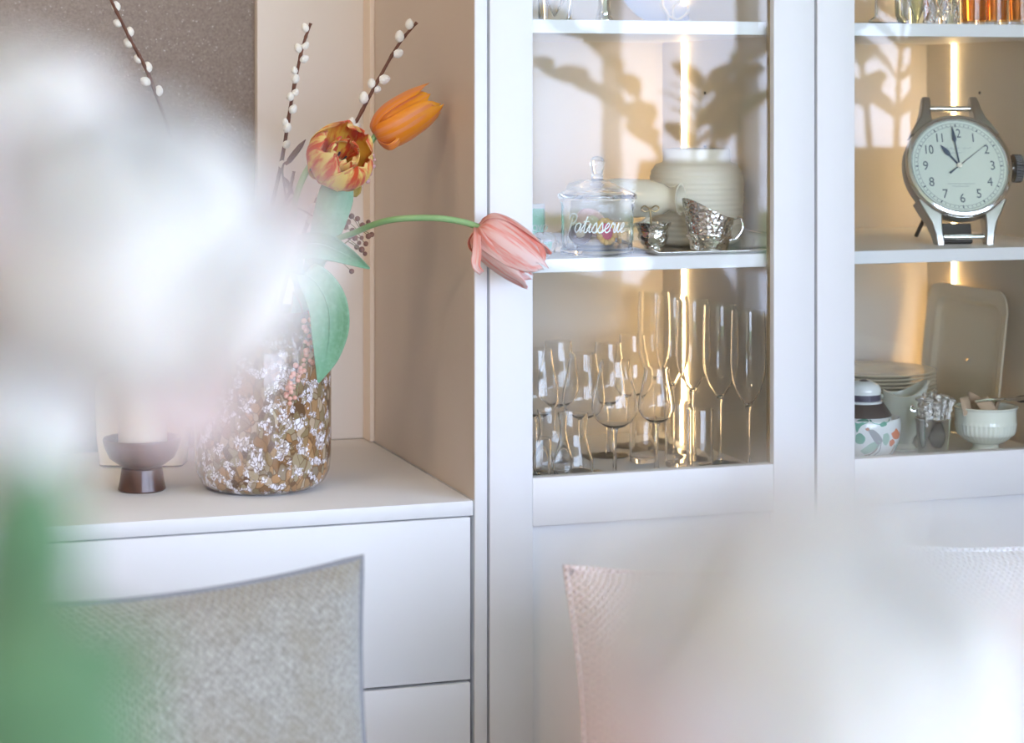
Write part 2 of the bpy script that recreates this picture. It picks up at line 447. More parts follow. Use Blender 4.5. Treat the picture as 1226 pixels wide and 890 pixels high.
big = n.ramp(rnd(voro(92)), [(.0, (.08, .042, .022)), (.16, (.27, .145, .06)), (.34, (.42, .235, .105)), (.52, (.22, .16, .075)), (.68, (.32, .255, .15)), (.84, (.47, .36, .24)), (1, (.14, .105, .06))])
eb = n.ramp(voro(92, 'DISTANCE_TO_EDGE', 'Distance'), [(.0, (0, 0, 0)), (.07, (1, 1, 1))])
small = n.ramp(rnd(voro(210)), [(0, (.78, .74, .78)), (.5, (.86, .84, .87)), (.62, (.50, .42, .34)), (1, (.80, .77, .80))])
es = n.ramp(voro(210, 'DISTANCE_TO_EDGE', 'Distance'), [(.0, (0, 0, 0)), (.12, (1, 1, 1))])
where = n.ramp(n.noise(co, 58, 4, .65), [(.52, (0, 0, 0)), (.56, (1, 1, 1))])
brown = (.14, .075, .035)
cbig = n.mix(eb, brown, big); csm = n.mix(es, (.16, .10, .07), small)
cc = n.mix(where, cbig, csm)
sx = n.new('ShaderNodeSeparateXYZ'); n.link(co, sx.inputs[0])
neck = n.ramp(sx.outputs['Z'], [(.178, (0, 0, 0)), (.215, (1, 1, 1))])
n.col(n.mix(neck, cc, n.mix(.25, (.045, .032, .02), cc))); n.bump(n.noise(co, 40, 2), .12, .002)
vz = thing('vase', 'tall mottled brown and white glass vase full of flowers on the counter', 'vase', (VX, VY, VZ))
VH = .235
op = [(.004, .0006), (.060, 0), (.072, .003), (.082, .011), (.088, .024), (.09, .045), (.09, .165), (.087, .19), (.080, .212), (.073, .228), (.0715, VH)]
ip = [(.068, VH - .001), (.070, .226), (.078, .205), (.084, .17), (.084, .03), (.06, .009), (.004, .009)]
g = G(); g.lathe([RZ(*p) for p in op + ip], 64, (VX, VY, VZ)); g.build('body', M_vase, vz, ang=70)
VM = Vector((VX, VY, VZ + VH))             # mouth centre
def stem_foot(dx=0, dy=0): return Vector((VX + dx * .4, VY + dy * .4, VZ + .03))
def stem_rim(dx, dy): return Vector((VX + dx, VY + dy, VZ + VH + .002))

M_stem = mat('tulip_stem_green', (.24, .42, .16), .45, sss=.1)
n = N(M_stem); n.col(n.mix(n.noise(n.coord('Object', (1, 1, 1)), 40, 3), (.19, .38, .16), (.33, .50, .22)))
M_leaf = mat('tulip_leaf_green', (.22, .42, .27), .5, sheen=.3)
n = N(M_leaf); uvc = n.coord('UV', (46, .6, 1)); vein = n.noise(uvc, 1.6, 3, .6)
cl = n.mix(vein, (.08, .24, .12), (.23, .44, .27)); wax = n.noise(n.coord(), 130, 4, .65)
n.col(n.mix(n.ramp(wax, [(.45, (0, 0, 0)), (.75, (.42, .42, .42))]), cl, (.36, .58, .42))); n.bump(vein, .25, .001)
M_branch = mat('willow_bark', (.10, .035, .02), .5)
n = N(M_branch); n.col(n.mix(n.noise(n.coord(), 120, 4), (.06, .022, .014), (.20, .075, .04)))
M_catkin = mat('catkin_white_fur', (.86, .83, .74), .9, sheen=.8)
n = N(M_catkin); n.col(n.mix(n.noise(n.coord(), 300, 3), (.74, .68, .55), (.92, .90, .84))); n.bump(n.noise(n.coord(), 900, 2), .6, .001)
M_berry = mat('pink_berry', (.72, .36, .28), .35)
n = N(M_berry); n.col(n.mix(n.noise(n.coord(), 160, 2), (.66, .28, .22), (.82, .52, .42)))
M_brberry = mat('brown_berry', (.20, .09, .06), .4)
M_pkbud = mat('pink_bud', (.66, .40, .40), .6)
M_twig = mat('olive_twig', (.22, .20, .08), .6)
M_bud = mat('brown_fuzzy_bud', (.16, .08, .06), .9, sheen=.4)
n = N(M_bud); n.bump(n.noise(n.coord(), 400, 3), .8, .002)

def petal_mat(name, base, tip, streak, mid, amount, seed=0.0, edge=None, fq=4.2):
    m = mat(name, base, .42, sheen=.25, sss=.12); n = N(m)
    tcx = n.new('ShaderNodeTexCoord'); sp_ = n.new('ShaderNodeSeparateXYZ'); n.link(tcx.outputs['UV'], sp_.inputs[0])
    mp = n.new('ShaderNodeMapping'); mp.inputs['Scale'].default_value = (fq, 1.2, 1); mp.inputs['Location'].default_value = (seed, seed, 0)
    n.link(tcx.outputs['UV'], mp.inputs[0])
    obi = n.new('ShaderNodeObjectInfo'); ad = n.new('ShaderNodeVectorMath', operation='ADD'); cmb = n.new('ShaderNodeCombineXYZ')
    mlt = n.math('MULTIPLY', obi.outputs['Random'], 40.0); n.link(mlt, cmb.inputs[0]); n.link(mlt, cmb.inputs[1])
    n.link(mp.outputs[0], ad.inputs[0]); n.link(cmb.outputs[0], ad.inputs[1])
    f = n.noise(ad.outputs[0], 1.0, 4, .6)
    grad = n.ramp(sp_.outputs['Y'], [(0, base), (.55, mid), (1, tip)])
    c = n.mix(n.ramp(f, [(1 - amount - .06, (0, 0, 0)), (1 - amount + .05, (1, 1, 1))]), grad, streak)
    fine = n.new('ShaderNodeMapping'); fine.inputs['Scale'].default_value = (60, 1, 1); n.link(tcx.outputs['UV'], fine.inputs[0])
    fn = n.noise(fine.outputs[0], 1.0, 2, .5)
    c = n.mix(n.math('MULTIPLY', fn, .22), c, edge or tip)
    n.col(c); n.bump(fn, .25, .001); translucent(m, .35); return m
M_petY = petal_mat('yellow_red_petal', (.95, .58, .02), (.97, .80, .32), (.80, .05, .005), (.97, .70, .10), .49, 0.0, None, 3.4)
M_petO = petal_mat('orange_petal', (.92, .24, .02), (.97, .48, .02), (.93, .34, .13), (.95, .33, .015), .46, 3.1, (.98, .58, .03), 7)
M_petP = petal_mat('pink_petal', (.94, .42, .33), (.96, .80, .78), (.93, .28, .20), (.95, .66, .58), .46, 5.7, (.96, .88, .80), 8)
M_stamen = mat('dark_stamen', (.06, .04, .05), .6)
M_pist = mat('pistil_yellow_green', (.60, .55, .15), .5)

def petal(axis_prof, L, R, phi, W, M, base, ru=0.0, seed=0, nu=14, nv=9, tip=.5, twist=0., fringe=0.):
    """petal of a cup flower: axis_prof lists (u, axial, radial); W half width"""
    r = random.Random(seed); rows = []; ax = [(u, a) for u, a, b in axis_prof]; rd = [(u, b) for u, a, b in axis_prof]
    ph1, ph2 = r.uniform(0, 6), r.uniform(0, 6)
    prof = crom([(a, b, 0) for u, a, b in axis_prof], nu)
    for i in range(nu + 1):
        u = i / nu
        shape = (max(0.0, math.sin(math.pi * min(1, u ** .85 * .93 + .05)))) ** .48
        if u > .86: shape *= 1 - (u - .86) / .14 * tip
        wv = W * shape; row = []
        for j in range(nv):
            v = j / (nv - 1) * 2 - 1
            a = prof[i].x * L; rad = max(.0005, prof[i].y * R)
            lim = 1.25
            psi = max(-lim, min(lim, v * wv / max(rad, W * .55)))
            rr = rad + ru * R * u * u * (math.sin(v * 5 + ph1) * .5 + .5 * math.sin(v * 9 + ph2 + u * 4)) * abs(v)
            a2 = a + ru * L * .5 * u * math.sin(v * 7 + ph2) - .10 * L * u * v * v
            if i == nu and fringe: a2 += L * fringe * r.uniform(-1, .6)
            an = phi + psi + twist * u
            row.append(M @ Vector((rr * math.cos(an), rr * math.sin(an), a2)) + base)
        rows.append(row)
    return rows
def orient(d, roll=0): return d.normalized().to_track_quat('Z', 'Y').to_matrix() @ Matrix.Rotation(roll, 3, 'Z')
def leafsheet(pts, widths, side, cup=.25, nu=24, nv=9, wav=.0, seed=0):
    sp_ = crom(pts, nu); r = random.Random(seed); p1 = r.uniform(0, 6); rows = []
    for i, p in enumerate(sp_):
        t = (sp_[min(i + 1, nu)] - sp_[max(i - 1, 0)]).normalized()
        s_ = Vector(side) if not callable(side) else side(i / nu)
        s_ = (s_ - t * s_.dot(t)).normalized(); nn = t.cross(s_)
        wd = lerp1(widths, i / nu); row = []
        for j in range(nv):
            v = j / (nv - 1) * 2 - 1
            row.append(p + s_ * (v * wd) + nn * (cup * wd * (v * v - .3) + wav * math.sin(i * .55 + p1 + (2 if v > 0 else 0)) * v * v * wd))
        rows.append(row)
    return rows

RV = Vector((CS, -SN, 0)); UP = Vector((0, 0, 1)); FW = Vector((SN, CS, 0))
def held(name, label, cat, group=None):
    return thing(name, label, cat, stem_foot(), group)

# yellow and red parrot tulip, open towards us
t1 = held('tulip', 'open yellow tulip with red flames, facing us above the vase', 'flower', 'parrot tulips in the mottled vase')
bc = at(409, 188, .075); d1 = (-FW * .66 + RV * .34 + UP * .42)
M1 = orient(d1, .35); base1 = bc - d1.normalized() * .036
prof_open = [(0, 0, .05), (.2, .12, .70), (.45, .42, 1.0), (.75, .80, .92), (1, 1.02, .72)]
prof_in = [(0, .05, .05), (.25, .28, .42), (.5, .60, .66), (.75, .86, .60), (1, .98, .50)]
for k in range(6):
    g = G(); g.grid(petal(prof_open, .066 * (1 + .13 * math.sin(k * 2.3)), .044, k * math.pi / 3 + .2, .036, M1, base1, .17, 11 + k, tip=.35, fringe=.05))
    g.build('petal', M_petY, t1, solid=.0006, ang=180, sub=1)
for k in range(5):
    g = G(); g.grid(petal(prof_in, .056, .033, k * math.pi * .4 + .7, .020, M1, base1, .22, 31 + k, tip=.4, fringe=.05))
    g.build('petal', M_petY, t1, solid=.0006, ang=180, sub=1)
g = G(); g.tube([base1 + M1 @ Vector((0, 0, .006)), base1 + M1 @ Vector((0, 0, .026))], [.004, .0035], 8); g.build('pistil', M_pist, t1)
g = G()
for k in range(6):
    a = k * 1.047; g.tube([base1 + M1 @ Vector((.004 * math.cos(a), .004 * math.sin(a), .006)), base1 + M1 @ Vector((.010 * math.cos(a), .010 * math.sin(a), .03))], [.0008, .0016], 6)
g.build('stamen', M_stamen, t1)
g = G(); g.tube(crom([stem_foot(.02, -.02), stem_rim(.045, -.03), at(352, 270, .10), at(358, 225, .085), at(378, 192, .095), base1 - M1 @ Vector((0, 0, .004)), base1 + M1 @ Vector((0, 0, .002))], 40), .0042, 10)
g.build('stem', M_stem, t1)

# orange tulip
t2 = held('tulip', 'orange half-closed tulip pointing up to the right', 'flower', 'parrot tulips in the mottled vase')
b2 = at(449, 163, .13); e2 = at(523, 117, .115); d2 = e2 - b2; L2 = d2.length; M2 = orient(d2, .5)
prof_cl = [(0, 0, .10), (.12, .04, .62), (.35, .28, 1.0), (.65, .66, 1.0), (.85, .88, .86), (1, 1.0, .74)]
for k in range(3):
    g = G(); g.grid(petal(prof_cl, L2 * .93, .0265, k * 2.094, .031, M2, b2, .10, 41 + k, tip=.45, fringe=.03)); g.build('petal', M_petO, t2, solid=.0006, ang=180, sub=1)
for k in range(3):
    g = G(); g.grid(petal(prof_cl, L2 * 1.0, .0295, k * 2.094 + 1.047, .028, M2, b2, .12, 51 + k, tip=.55, fringe=.03)); g.build('petal', M_petO, t2, solid=.0006, ang=180, sub=1)
g = G(); g.grid(petal(prof_cl, L2 * .30, .031, 3.4, .006, M2, b2, .1, 61)); g.build('petal', M_petO, t2, solid=.0006, ang=180)
g = G(); g.tube(crom([stem_foot(.03, .0), stem_rim(.05, -.01), at(395, 285, .13), at(425, 205, .13), b2, b2 + d2.normalized() * .006], 40), .0038, 10)
g.build('stem', M_stem, t2)

# pink tulip hanging out to the right in front of the cabinet edge
t3 = held('tulip', 'pink drooping tulip on a long arched stem before the cabinet door', 'flower', 'parrot tulips in the mottled vase')
b3 = at(573, 272, -.06); e3 = at(640, 322, -.075); d3 = e3 - b3; L3 = d3.length; M3 = orient(d3, .2)
prof_p = [(0, 0, .10), (.12, .03, .70), (.35, .26, 1.0), (.65, .64, 1.02), (.85, .88, .92), (1, 1.02, .84)]
for k in range(3):
    g = G(); g.grid(petal(prof_p, L3 * .96, .029, k * 2.094 + .4, .040, M3, b3, .22, 71 + k, tip=.55, fringe=.05)); g.build('petal', M_petP, t3, solid=.0006, ang=180, sub=1)
for k in range(4):
    g = G(); g.grid(petal(prof_p, L3 * 1.03, .0325, k * 1.571 + 1.0, .034, M3, b3, .26, 81 + k, tip=.5, fringe=.06)); g.build('petal', M_petP, t3, solid=.0006, ang=180, sub=1)
rows = leafsheet([b3 + FW * -.012 - RV * .002, at(571, 300, -.1), at(570, 318, -.11), at(577, 327, -.11)], [(0, .004), (.5, .006), (1, .0035)], RV, .3, 10, 5)
g = G(); g.grid(rows); g.build('petal', M_petP, t3, solid=.0006, ang=180)
g = G(); g.tube(crom([stem_foot(.03, -.03), stem_rim(.055, -.03), at(395, 297, .10), at(424, 279, .06), at(465, 264, .0), at(515, 261, -.035), at(550, 265, -.05), b3, b3 + d3.normalized() * .006], 60), .0040, 10)
g.build('stem', M_stem, t3)

# broad tulip leaves
def leaf(label, pts, widths, side, cup, seed):
    t = held('tulip_leaf', label, 'leaf', 'broad leaves in the mottled vase')
    g = G(); g.grid(leafsheet(pts, widths, side, cup, 26, 11, .12, seed)); g.build('blade', M_leaf, t, solid=.0012, ang=180, sub=1)
    sp_ = crom(pts, 20); g = G(); g.tube(sp_[:18], [.0013 - .0009 * i / 17 for i in range(18)], 6); g.build('midrib', M_leaf, t)
leaf('broad upright green leaf just below the open yellow tulip', [stem_foot(.02, -.01), stem_rim(.04, -.02), at(375, 320, .10), at(392, 270, .095), at(404, 225, .10), at(408, 195, .11)],
     [(0, .004), (.35, .010), (.6, .022), (.75, .024), (.9, .015), (1, .003)], RV, .3, 1)
leaf('pointed green leaf sticking out to the right under the arched stem', [stem_foot(.02, -.03), stem_rim(.04, -.05), at(352, 306, .055), at(378, 292, .03), at(412, 304, .02), at(443, 322, .015)],
     [(0, .004), (.3, .010), (.5, .018), (.7, .019), (.85, .012), (1, .001)], UP * .8 + RV * .35 - FW * .4, .3, 2)
leaf('large drooping green leaf hanging over the vase side to a point', [stem_foot(.02, -.04), stem_rim(.050, -.045), at(358, 330, .055), at(378, 338, .045), at(394, 372, .04), at(392, 420, .045), at(381, 459, .05)],
     [(0, .004), (.3, .012), (.45, .020), (.6, .0255), (.75, .0245), (.88, .015), (1, .001)], RV + FW * .2, .22, 3)

# pussy willow branches
def catkin_geo(p, d, L, R):
    g = G(); M = orient(d); g.lathe([(R * .25, 0), (R * .8, L * .18), (R, L * .42), (R * .86, L * .68), (R * .5, L * .9), (R * .05, L)], 12, p, M); return g
def willow(label, pts, cats, rad=(.0034, .0018)):
    t = held('willow_branch', label, 'branch', 'pussy willow branches in the mottled vase')
    sp_ = crom(pts, 60); r = random.Random(len(cats))
    g = G(); g.tube(sp_, [rad[0] + (rad[1] - rad[0]) * i / 60 + (.0006 if i % 6 == 0 else 0) for i in range(61)], 8); g.build('stem', M_branch, t)
    for (px, py, Y, side, sc) in cats:
        p = at(px, py, Y)
        q = min(sp_, key=lambda a: (a - p).length); t_ = (sp_[-1] - sp_[-8]).normalized()
        d = (t_ * .8 + (p - q).normalized() * .55)
        g = catkin_geo(q + (p - q) * .3 - t_ * .006, d, .0165 * sc, .0066 * sc); c = g.build('catkin', M_catkin, t)
    return t
willow('thin pussy willow branch in front of the taupe wallpaper', [stem_foot(-.03, 0), stem_rim(-.05, .0), at(225, 220, .22), at(180, 95, .20), at(155, 45, .19), at(124, -18, .19)],
       [(139, 7, .195, 1, .9), (139, 28, .195, -1, .8), (156, 36, .195, 1, .85), (155, 52, .195, 1, .95), (165, 70, .2, -1, .85), (176, 81, .2, 1, .95), (172, 98, .2, -1, .9), (190, 108, .205, 1, .9), (133, -6, .19, 1, .9)])
willow('upright pussy willow branch to the left of the yellow tulip', [stem_foot(0, .03), stem_rim(.01, .03), at(322, 270, .22), at(337, 195, .22), at(350, 115, .21), at(362, 58, .20), at(372, 28, .20)],
       [(368, 34, .2, 1, .8), (358, 58, .2, -1, .8), (366, 53, .2, 1, .75), (364, 71, .2, 1, .8), (352, 85, .2, -1, .7), (354, 93, .2, 1, .85), (346, 117, .2, -1, .8), (355, 111, .2, 1, .7), (353, 131, .2, 1, .85), (344, 152, .2, 1, .9), (338, 146, .2, -1, .7), (343, 174, .21, 1, .8), (338, 196, .21, 1, .7)])
willow('tallest pussy willow branch leaning right above the orange tulip', [stem_foot(0, 0), stem_rim(.02, -.01), at(368, 268, .14), at(400, 195, .15), at(428, 143, .16), at(455, 92, .165), at(478, 52, .17), at(499, 27, .17)],
       [(490, 29, .17, -1, .9), (480, 47, .17, -1, 1.0), (477, 64, .17, 1, 1.0), (457, 94, .165, 1, 1.05), (447, 102, .165, -1, .9), (449, 106, .165, 1, .8), (434, 120, .16, -1, 1.05), (421, 146, .16, -1, .9), (428, 150, .16, 1, .8), (372, 252, .12, -1, 1.05), (375, 267, .11, 1, 1.05), (383, 232, .14, -1, .8)])
willow('short dark willow twig with a purple bud left of the tulips', [stem_foot(0, .02), stem_rim(.02, .02), at(337, 262, .17), at(347, 228, .17), at(352, 205, .17)], [], (.003, .002))
for (pa, pb, Y, R, lab) in (((338, 203), (366, 167), .17, .0042, 'slim brown fuzzy seed spike beside the yellow tulip'), ((352, 236), (340, 212), .20, .004, 'small dull purple bud on a twig left of the yellow tulip'), ((382, 262), (391, 236), .12, .005, 'dark red-brown bud spike beneath the yellow tulip')):
    t = held('seed_spike', lab, 'seed spike')
    a, b = at(*pa, Y), at(*pb, Y)
    g = G(); g.tube(crom([stem_foot(.01, .02), stem_rim(.02, .02), at(342, 255, Y), a, a + (b - a) * .3], 30), .0014, 6); g.build('stem', M_branch, t)
    M = orient(b - a); L = (b - a).length
    g = G(); g.lathe([(R * .3, L * .15), (R * .9, L * .3), (R, L * .55), (R * .8, L * .8), (R * .1, L)], 12, a, M); g.build('spike', M_bud, t)

# berry sprays
def spray(name, label, cat, main, berries, mtw, mb, rad):
    t = held(name, label, cat)
    sp_ = crom(main, 30); g = G(); g.tube(sp_, .0009, 6)
    for (px, py, Y) in berries:
        p = at(px, py, Y); q = min(sp_, key=lambda a: (a - p).length + .3 * abs(a.z - p.z))
        g.tube([q, (q + p) / 2 + UP * .001, p], .0005, 5)
    g.build('twig', mtw, t)
    r = random.Random(5)
    g0 = G(); g0.ball((0, 0, 0), rad, (1, 1, 1), 12, 8); proto = None
    for (px, py, Y) in berries:
        if proto is None:
            proto = g0.build('berry', mb, t); proto.data = proto.data; b = proto
            proto.data.transform(Matrix.Translation(Vector(OFF[t.name])))
        else:
            b = proto.copy(); C.objects.link(b)
        b.location = at(px, py, Y) - Vector(OFF[t.name]); s_ = r.uniform(.8, 1.15); b.scale = (s_, s_, s_)
r = random.Random(9)
bb = [(428, 262, .10), (417, 266, .10), (421, 259, .11), (434, 270, .10), (441, 283, .10), (425, 285, .09), (430, 291, .10), (438, 292, .10), (433, 299, .10), (422, 276, .11), (414, 272, .11), (437, 304, .10), (427, 296, .11), (441, 266, .11), (421, 325, .10), (445, 281, .11), (433, 285, .1), (418, 284, .1)]
spray('berry_spray', 'branched spray of small brown berries above the pointed leaf', 'berries', [stem_foot(.03, .02), stem_rim(.05, .01), at(398, 305, .11), at(415, 290, .105), at(432, 276, .10)], bb, M_twig, M_brberry, .0036)
bb = []
for i in range(46):
    s_ = i / 45; cx = 366 - 12 * s_ + 8 * math.sin(s_ * 5); bb.append((cx + r.uniform(-7, 7) + (8 if i % 3 == 0 and s_ < .6 else 0), 374 + 108 * s_ + r.uniform(-3, 3), .068 + r.uniform(-.004, .004)))
spray('berry_spray', 'hanging string of small pink berries over the front of the vase', 'berries', [stem_foot(.0, -.04), stem_rim(.025, -.055), at(352, 352, .075), at(362, 372, .07), at(364, 410, .068), at(358, 450, .068), at(354, 482, .069)], bb, M_twig, M_berry, .0034)
bb = [(446, 186, .12), (441, 194, .12), (447, 199, .12), (438, 203, .12), (443, 208, .12), (434, 212, .12), (448, 191, .125), (437, 184, .125), (432, 206, .12), (444, 179, .125), (440, 217, .12)]
spray('bud_spray', 'small spray of pale pink buds tucked behind the yellow tulip', 'buds', [stem_foot(.02, .03), stem_rim(.04, .01), at(400, 270, .12), at(428, 222, .12), at(445, 188, .12)], bb, M_twig, M_pkbud, .0029)
t = held('withered_leaf', 'small yellow-brown notched leaf under the yellow tulip', 'leaf')
M_with = mat('withered_leaf_ochre', (.36, .24, .04), .5)
g = G(); g.grid(leafsheet([at(418, 216, .10), at(424, 224, .10), at(424, 236, .10)], [(0, .003), (.5, .010), (.8, .008), (1, .003)], RV, .4, 10, 7, .3)); g.build('blade', M_with, t, solid=.0008)
g = G(); g.tube(crom([stem_foot(.02, .0), stem_rim(.04, .0), at(402, 265, .11), at(418, 217, .1)], 16), .001, 6); g.build('stem', M_twig, t)

# ------------------------------------------------------------------ candle bowl and the cream jug behind it
M_wood = mat('dark_turned_wood', (.10, .045, .028), .28, coat=.3)
n = N(M_wood); co = n.coord('Object', (1, 1, 1), (.2, .5, .3)); wv = n.new('ShaderNodeTexWave'); wv.inputs['Scale'].default_value = 14; wv.inputs['Distortion'].default_value = 6; wv.inputs['Detail'].default_value = 3
n.link(co, wv.inputs['Vector']); n.col(n.mix(wv.outputs['Fac'], (.062, .026, .017), (.095, .042, .026)))
M_wax = mat('ivory_wax', (.86, .80, .66), .45, sss=.3)
M_cer = mat('cream_glazed_ceramic', (.88, .80, .63), .18, coat=.4)
M_cerp = mat('pale_mint_ceramic', (.88, .90, .79), .15, coat=.4)
M_ink = mat('dark_rim_line', (.12, .08, .05), .4)
bx_ = at(170, 585, .21); bx_.z = CT; sc_ = ppm(170, .21)
cbow = thing('candle_bowl', 'dark turned-wood footed bowl holding a pillar candle', 'bowl', bx_)
R1 = 46.5 / sc_
g = G(); g.lathe([(.002, 0), (.029, 0), (.031, .002), (.0285, .015), (.0265, .029), (.024, .031), (.03, .034), (.042, .043), (R1 * .95, .056), (R1, .066), (R1 - .001, .069), (R1 - .0045, .068), (R1 * .86, .056), (.034, .046), (.002, .043)], 48, bx_); g.build('bowl', M_wood, cbow, ang=35)
cn = thing('candle', 'thick ivory pillar candle standing in the dark wooden bowl', 'candle', bx_ + Vector((.001, 0, .0435)))
q = bx_ + Vector((.001, 0, 0))
g = G(); g.lathe([(.001, .0435), (.031, .0435), (.0318, .046), (.0318, .150), (.030, .153), (.010, .1515), (.001, .1512)], 40, q); g.build('wax', M_wax, cn)
g = G(); g.tube([q + Vector((0, 0, .151)), q + Vector((.001, 0, .157)), q + Vector((.003, 0, .162))], .0009, 6); g.build('wick', M_black, cn)
jx = at(172, 540, .41); jx.z = CT; sj = ppm(172, .41)
cj = local('ceramic_flask', 'square-shouldered cream ceramic flask standing behind the candle bowl', 'flask', jx, (0, 0, -.35))
def sqr(w, dpt, z, rnd_=.35, n_=40):
    out = []
    for i in range(n_):
        a = 2 * math.pi * i / n_; c, s_ = math.cos(a), math.sin(a)
        out.append(Vector((w * math.copysign(abs(c) ** rnd_, c), dpt * math.copysign(abs(s_) ** rnd_, s_), z)))
    return out
hw = 56 / sj; rows = [sqr(hw * f, .032 * f2, z) for f, f2, z in ((.02, .02, 0), (.86, .9, 0), (.90, 1, .003), (.97, 1, .04), (1.0, 1, .08), (1.0, .95, .105), (.95, .9, .122), (.7, .8, .130), (.30, .5, .133), (.27, .45, .15), (.30, .5, .155), (.22, .4, .155), (.2, .38, .13))]
g = G(); rows = [rw + [rw[0]] for rw in rows]; g.grid(rows); g.build('body', M_cer, cj)
g = G(); g.tube([v * 1.0 for v in sqr(hw * .885, .0315, .0022)] + [sqr(hw * .885, .0315, .0022)[0]], .0012, 6, caps=False); g.build('foot_line', M_ink, cj)

# ------------------------------------------------------------------ things on the middle shelf of the first cabinet
def onshelf(px, Y, z):
    p = at(px, 300, Y); p.z = z; return p
def wall2(prof, t, base_t):
    """close an outer (r, z) profile into a vessel wall of thickness t"""
    inner = [(max(.0012, r - t), max(z, base_t)) for r, z in prof if z > base_t * .5]
    inner = inner[::-1]
    return [(.0008, prof[0][1])] + prof + inner + [(.0008, base_t)]
def textstrokes(strokes, wid):
    """polylines in the plane -> list of ribbon quads (left, right) rows"""
    rows = []
    for st in strokes:
        sp_ = crom([(a, b, 0) for a, b in st], max(8, len(st) * 5)) if len(st) > 2 else [Vector((a, b, 0)) for a, b in st]
        L = []
        for i, p in enumerate(sp_):
            t = (sp_[min(i + 1, len(sp_) - 1)] - sp_[max(i - 1, 0)]).normalized(); nn = Vector((-t.y, t.x, 0))
            L.append((p + nn * wid, p - nn * wid))
        rows.append(L)
    return rows
GL = {'P': ([[(.1, -.25), (.3, .5), (.55, 1.7)], [(-.05, 1.3), (.05, 1.75), (.55, 2.0), (1.05, 1.75), (1.0, 1.25), (.65, .95), (.35, 1.0)]], 1.0),
      'a': ([[(.75, .85), (.5, 1.0), (.15, .75), (.08, .3), (.3, 0), (.6, .25), (.8, .95), (.75, .3), (.88, .02), (1.1, .25)]], 1.0),
      't': ([[(-.1, .25), (.2, .9), (.42, 1.75), (.3, .7), (.3, .1), (.5, 0), (.75, .25)], [(.02, 1.15), (.75, 1.2)]], .7),
      'i': ([[(-.1, .25), (.22, 1.0), (.16, .3), (.3, .02), (.55, .25)], [(.30, 1.40), (.34, 1.48)]], .55),
      's': ([[(-.1, .25), (.3, 1.05), (.45, .6), (.48, .2), (.25, -.02), (.05, .12)], [(.25, -.02), (.5, .05), (.7, .25)]], .68),
      'e': ([[(-.1, .25), (.35, .5), (.5, .85), (.32, 1.0), (.1, .6), (.12, .2), (.35, 0), (.75, .25)]], .72),
      'r': ([[(-.1, .25), (.18, 1.05), (.28, .85), (.52, .88), (.45, .3), (.58, 0), (.8, .25)]], .75)}
def cursive(word):
    x = 0; out = []
    for ch in word:
        st, adv = GL[ch]
        for p in st: out.append([(x + a + .22 * b, b) for a, b in p])
        x += adv
    return out, x
M_etch = mat('white_script_print', (.95, .95, .95), .6, emit=None)
M_pack = mat('mint_green_packet', (.40, .80, .62), .4)
M_packw = mat('white_packet', (.88, .90, .88), .5)
M_cookie = mat('golden_biscuit', (.80, .48, .12), .7)
n = N(M_cookie); n.bump(n.noise(n.coord(), 200, 3), .6, .002)
M_jam = mat('red_jam', (.70, .06, .13), .25)
M_cookp = mat('pale_pink_biscuit', (.85, .52, .45), .7)
M_cooky = mat('pale_biscuit', (.88, .74, .52), .7)
M_choc = mat('chocolate_biscuit', (.17, .08, .06), .6)

# glass jar with the script
jp = onshelf(715, .092, ZM); sj = ppm(715, .092); JR = 43.5 / sj
zj = lambda py: CAMZ - (py - HZ) / sj - ZM
hj = zj(239)
jar = thing('biscuit_jar', 'round lidded glass biscuit jar with white script lettering', 'jar', jp)
g = G(); g.lathe([(.001, 0), (JR * .98, 0), (JR * 1.02, .003), (JR * 1.02, .007), (JR * .97, .0095), (JR * .985, .013), (JR, .02), (JR, hj - .006), (JR * 1.04, hj - .003), (JR * 1.04, hj), (JR * .96, hj), (JR - .003, hj - .008), (JR - .003, .018), (JR * .88, .010), (.001, .009)], 56, jp); g.build('body', M_glass, jar)
lr = 47 / sj
ld = zj(216) - hj
g = G(); g.lathe([(.001, hj + .0015 + ld * .55), (JR * .55, hj + ld * .42), (JR * .9, hj + .003), (JR * .9, hj + .0008), (lr, hj + .0008), (lr * 1.02, hj + .004), (lr, hj + .008), (lr * .86, hj + .0115), (lr * .55, hj + ld * .72), (lr * .28, hj + ld), (.001, hj + ld * 1.02)], 56, jp); lid = g.build('lid', M_glass, jar)
kz = hj + ld * .98; kh = zj(187) - kz
g = G(); g.lathe([(.001, kz), (.0105, kz), (.0075, kz + kh * .10), (.0085, kz + kh * .2), (.0068, kz + kh * .3), (.0085, kz + kh * .45), (.0105, kz + kh * .68), (.0095, kz + kh * .86), (.006, kz + kh * .97), (.001, kz + kh)], 28, jp); g.build('knob', M_glass, lid)
strokes, tw = cursive('Patisserie')
scl = JR * 1.72 / tw; th0 = math.atan2(CAMY - jp.y, -jp.x)   # letters centred towards the room
g = G(); zb = zj(276)
for L in textstrokes(strokes, .062):
    rows = [[Vector((jp.x + (JR + .0006) * math.cos(th0 + ((q.x - tw / 2 - .2) * scl) / JR), jp.y + (JR + .0006) * math.sin(th0 + ((q.x - tw / 2 - .2) * scl) / JR), ZM + zb + q.y * .0125)) for q in pr] for pr in L]
    g.grid(rows)
g.build('lettering', M_etch, jar, smooth=False, solid=.0003)
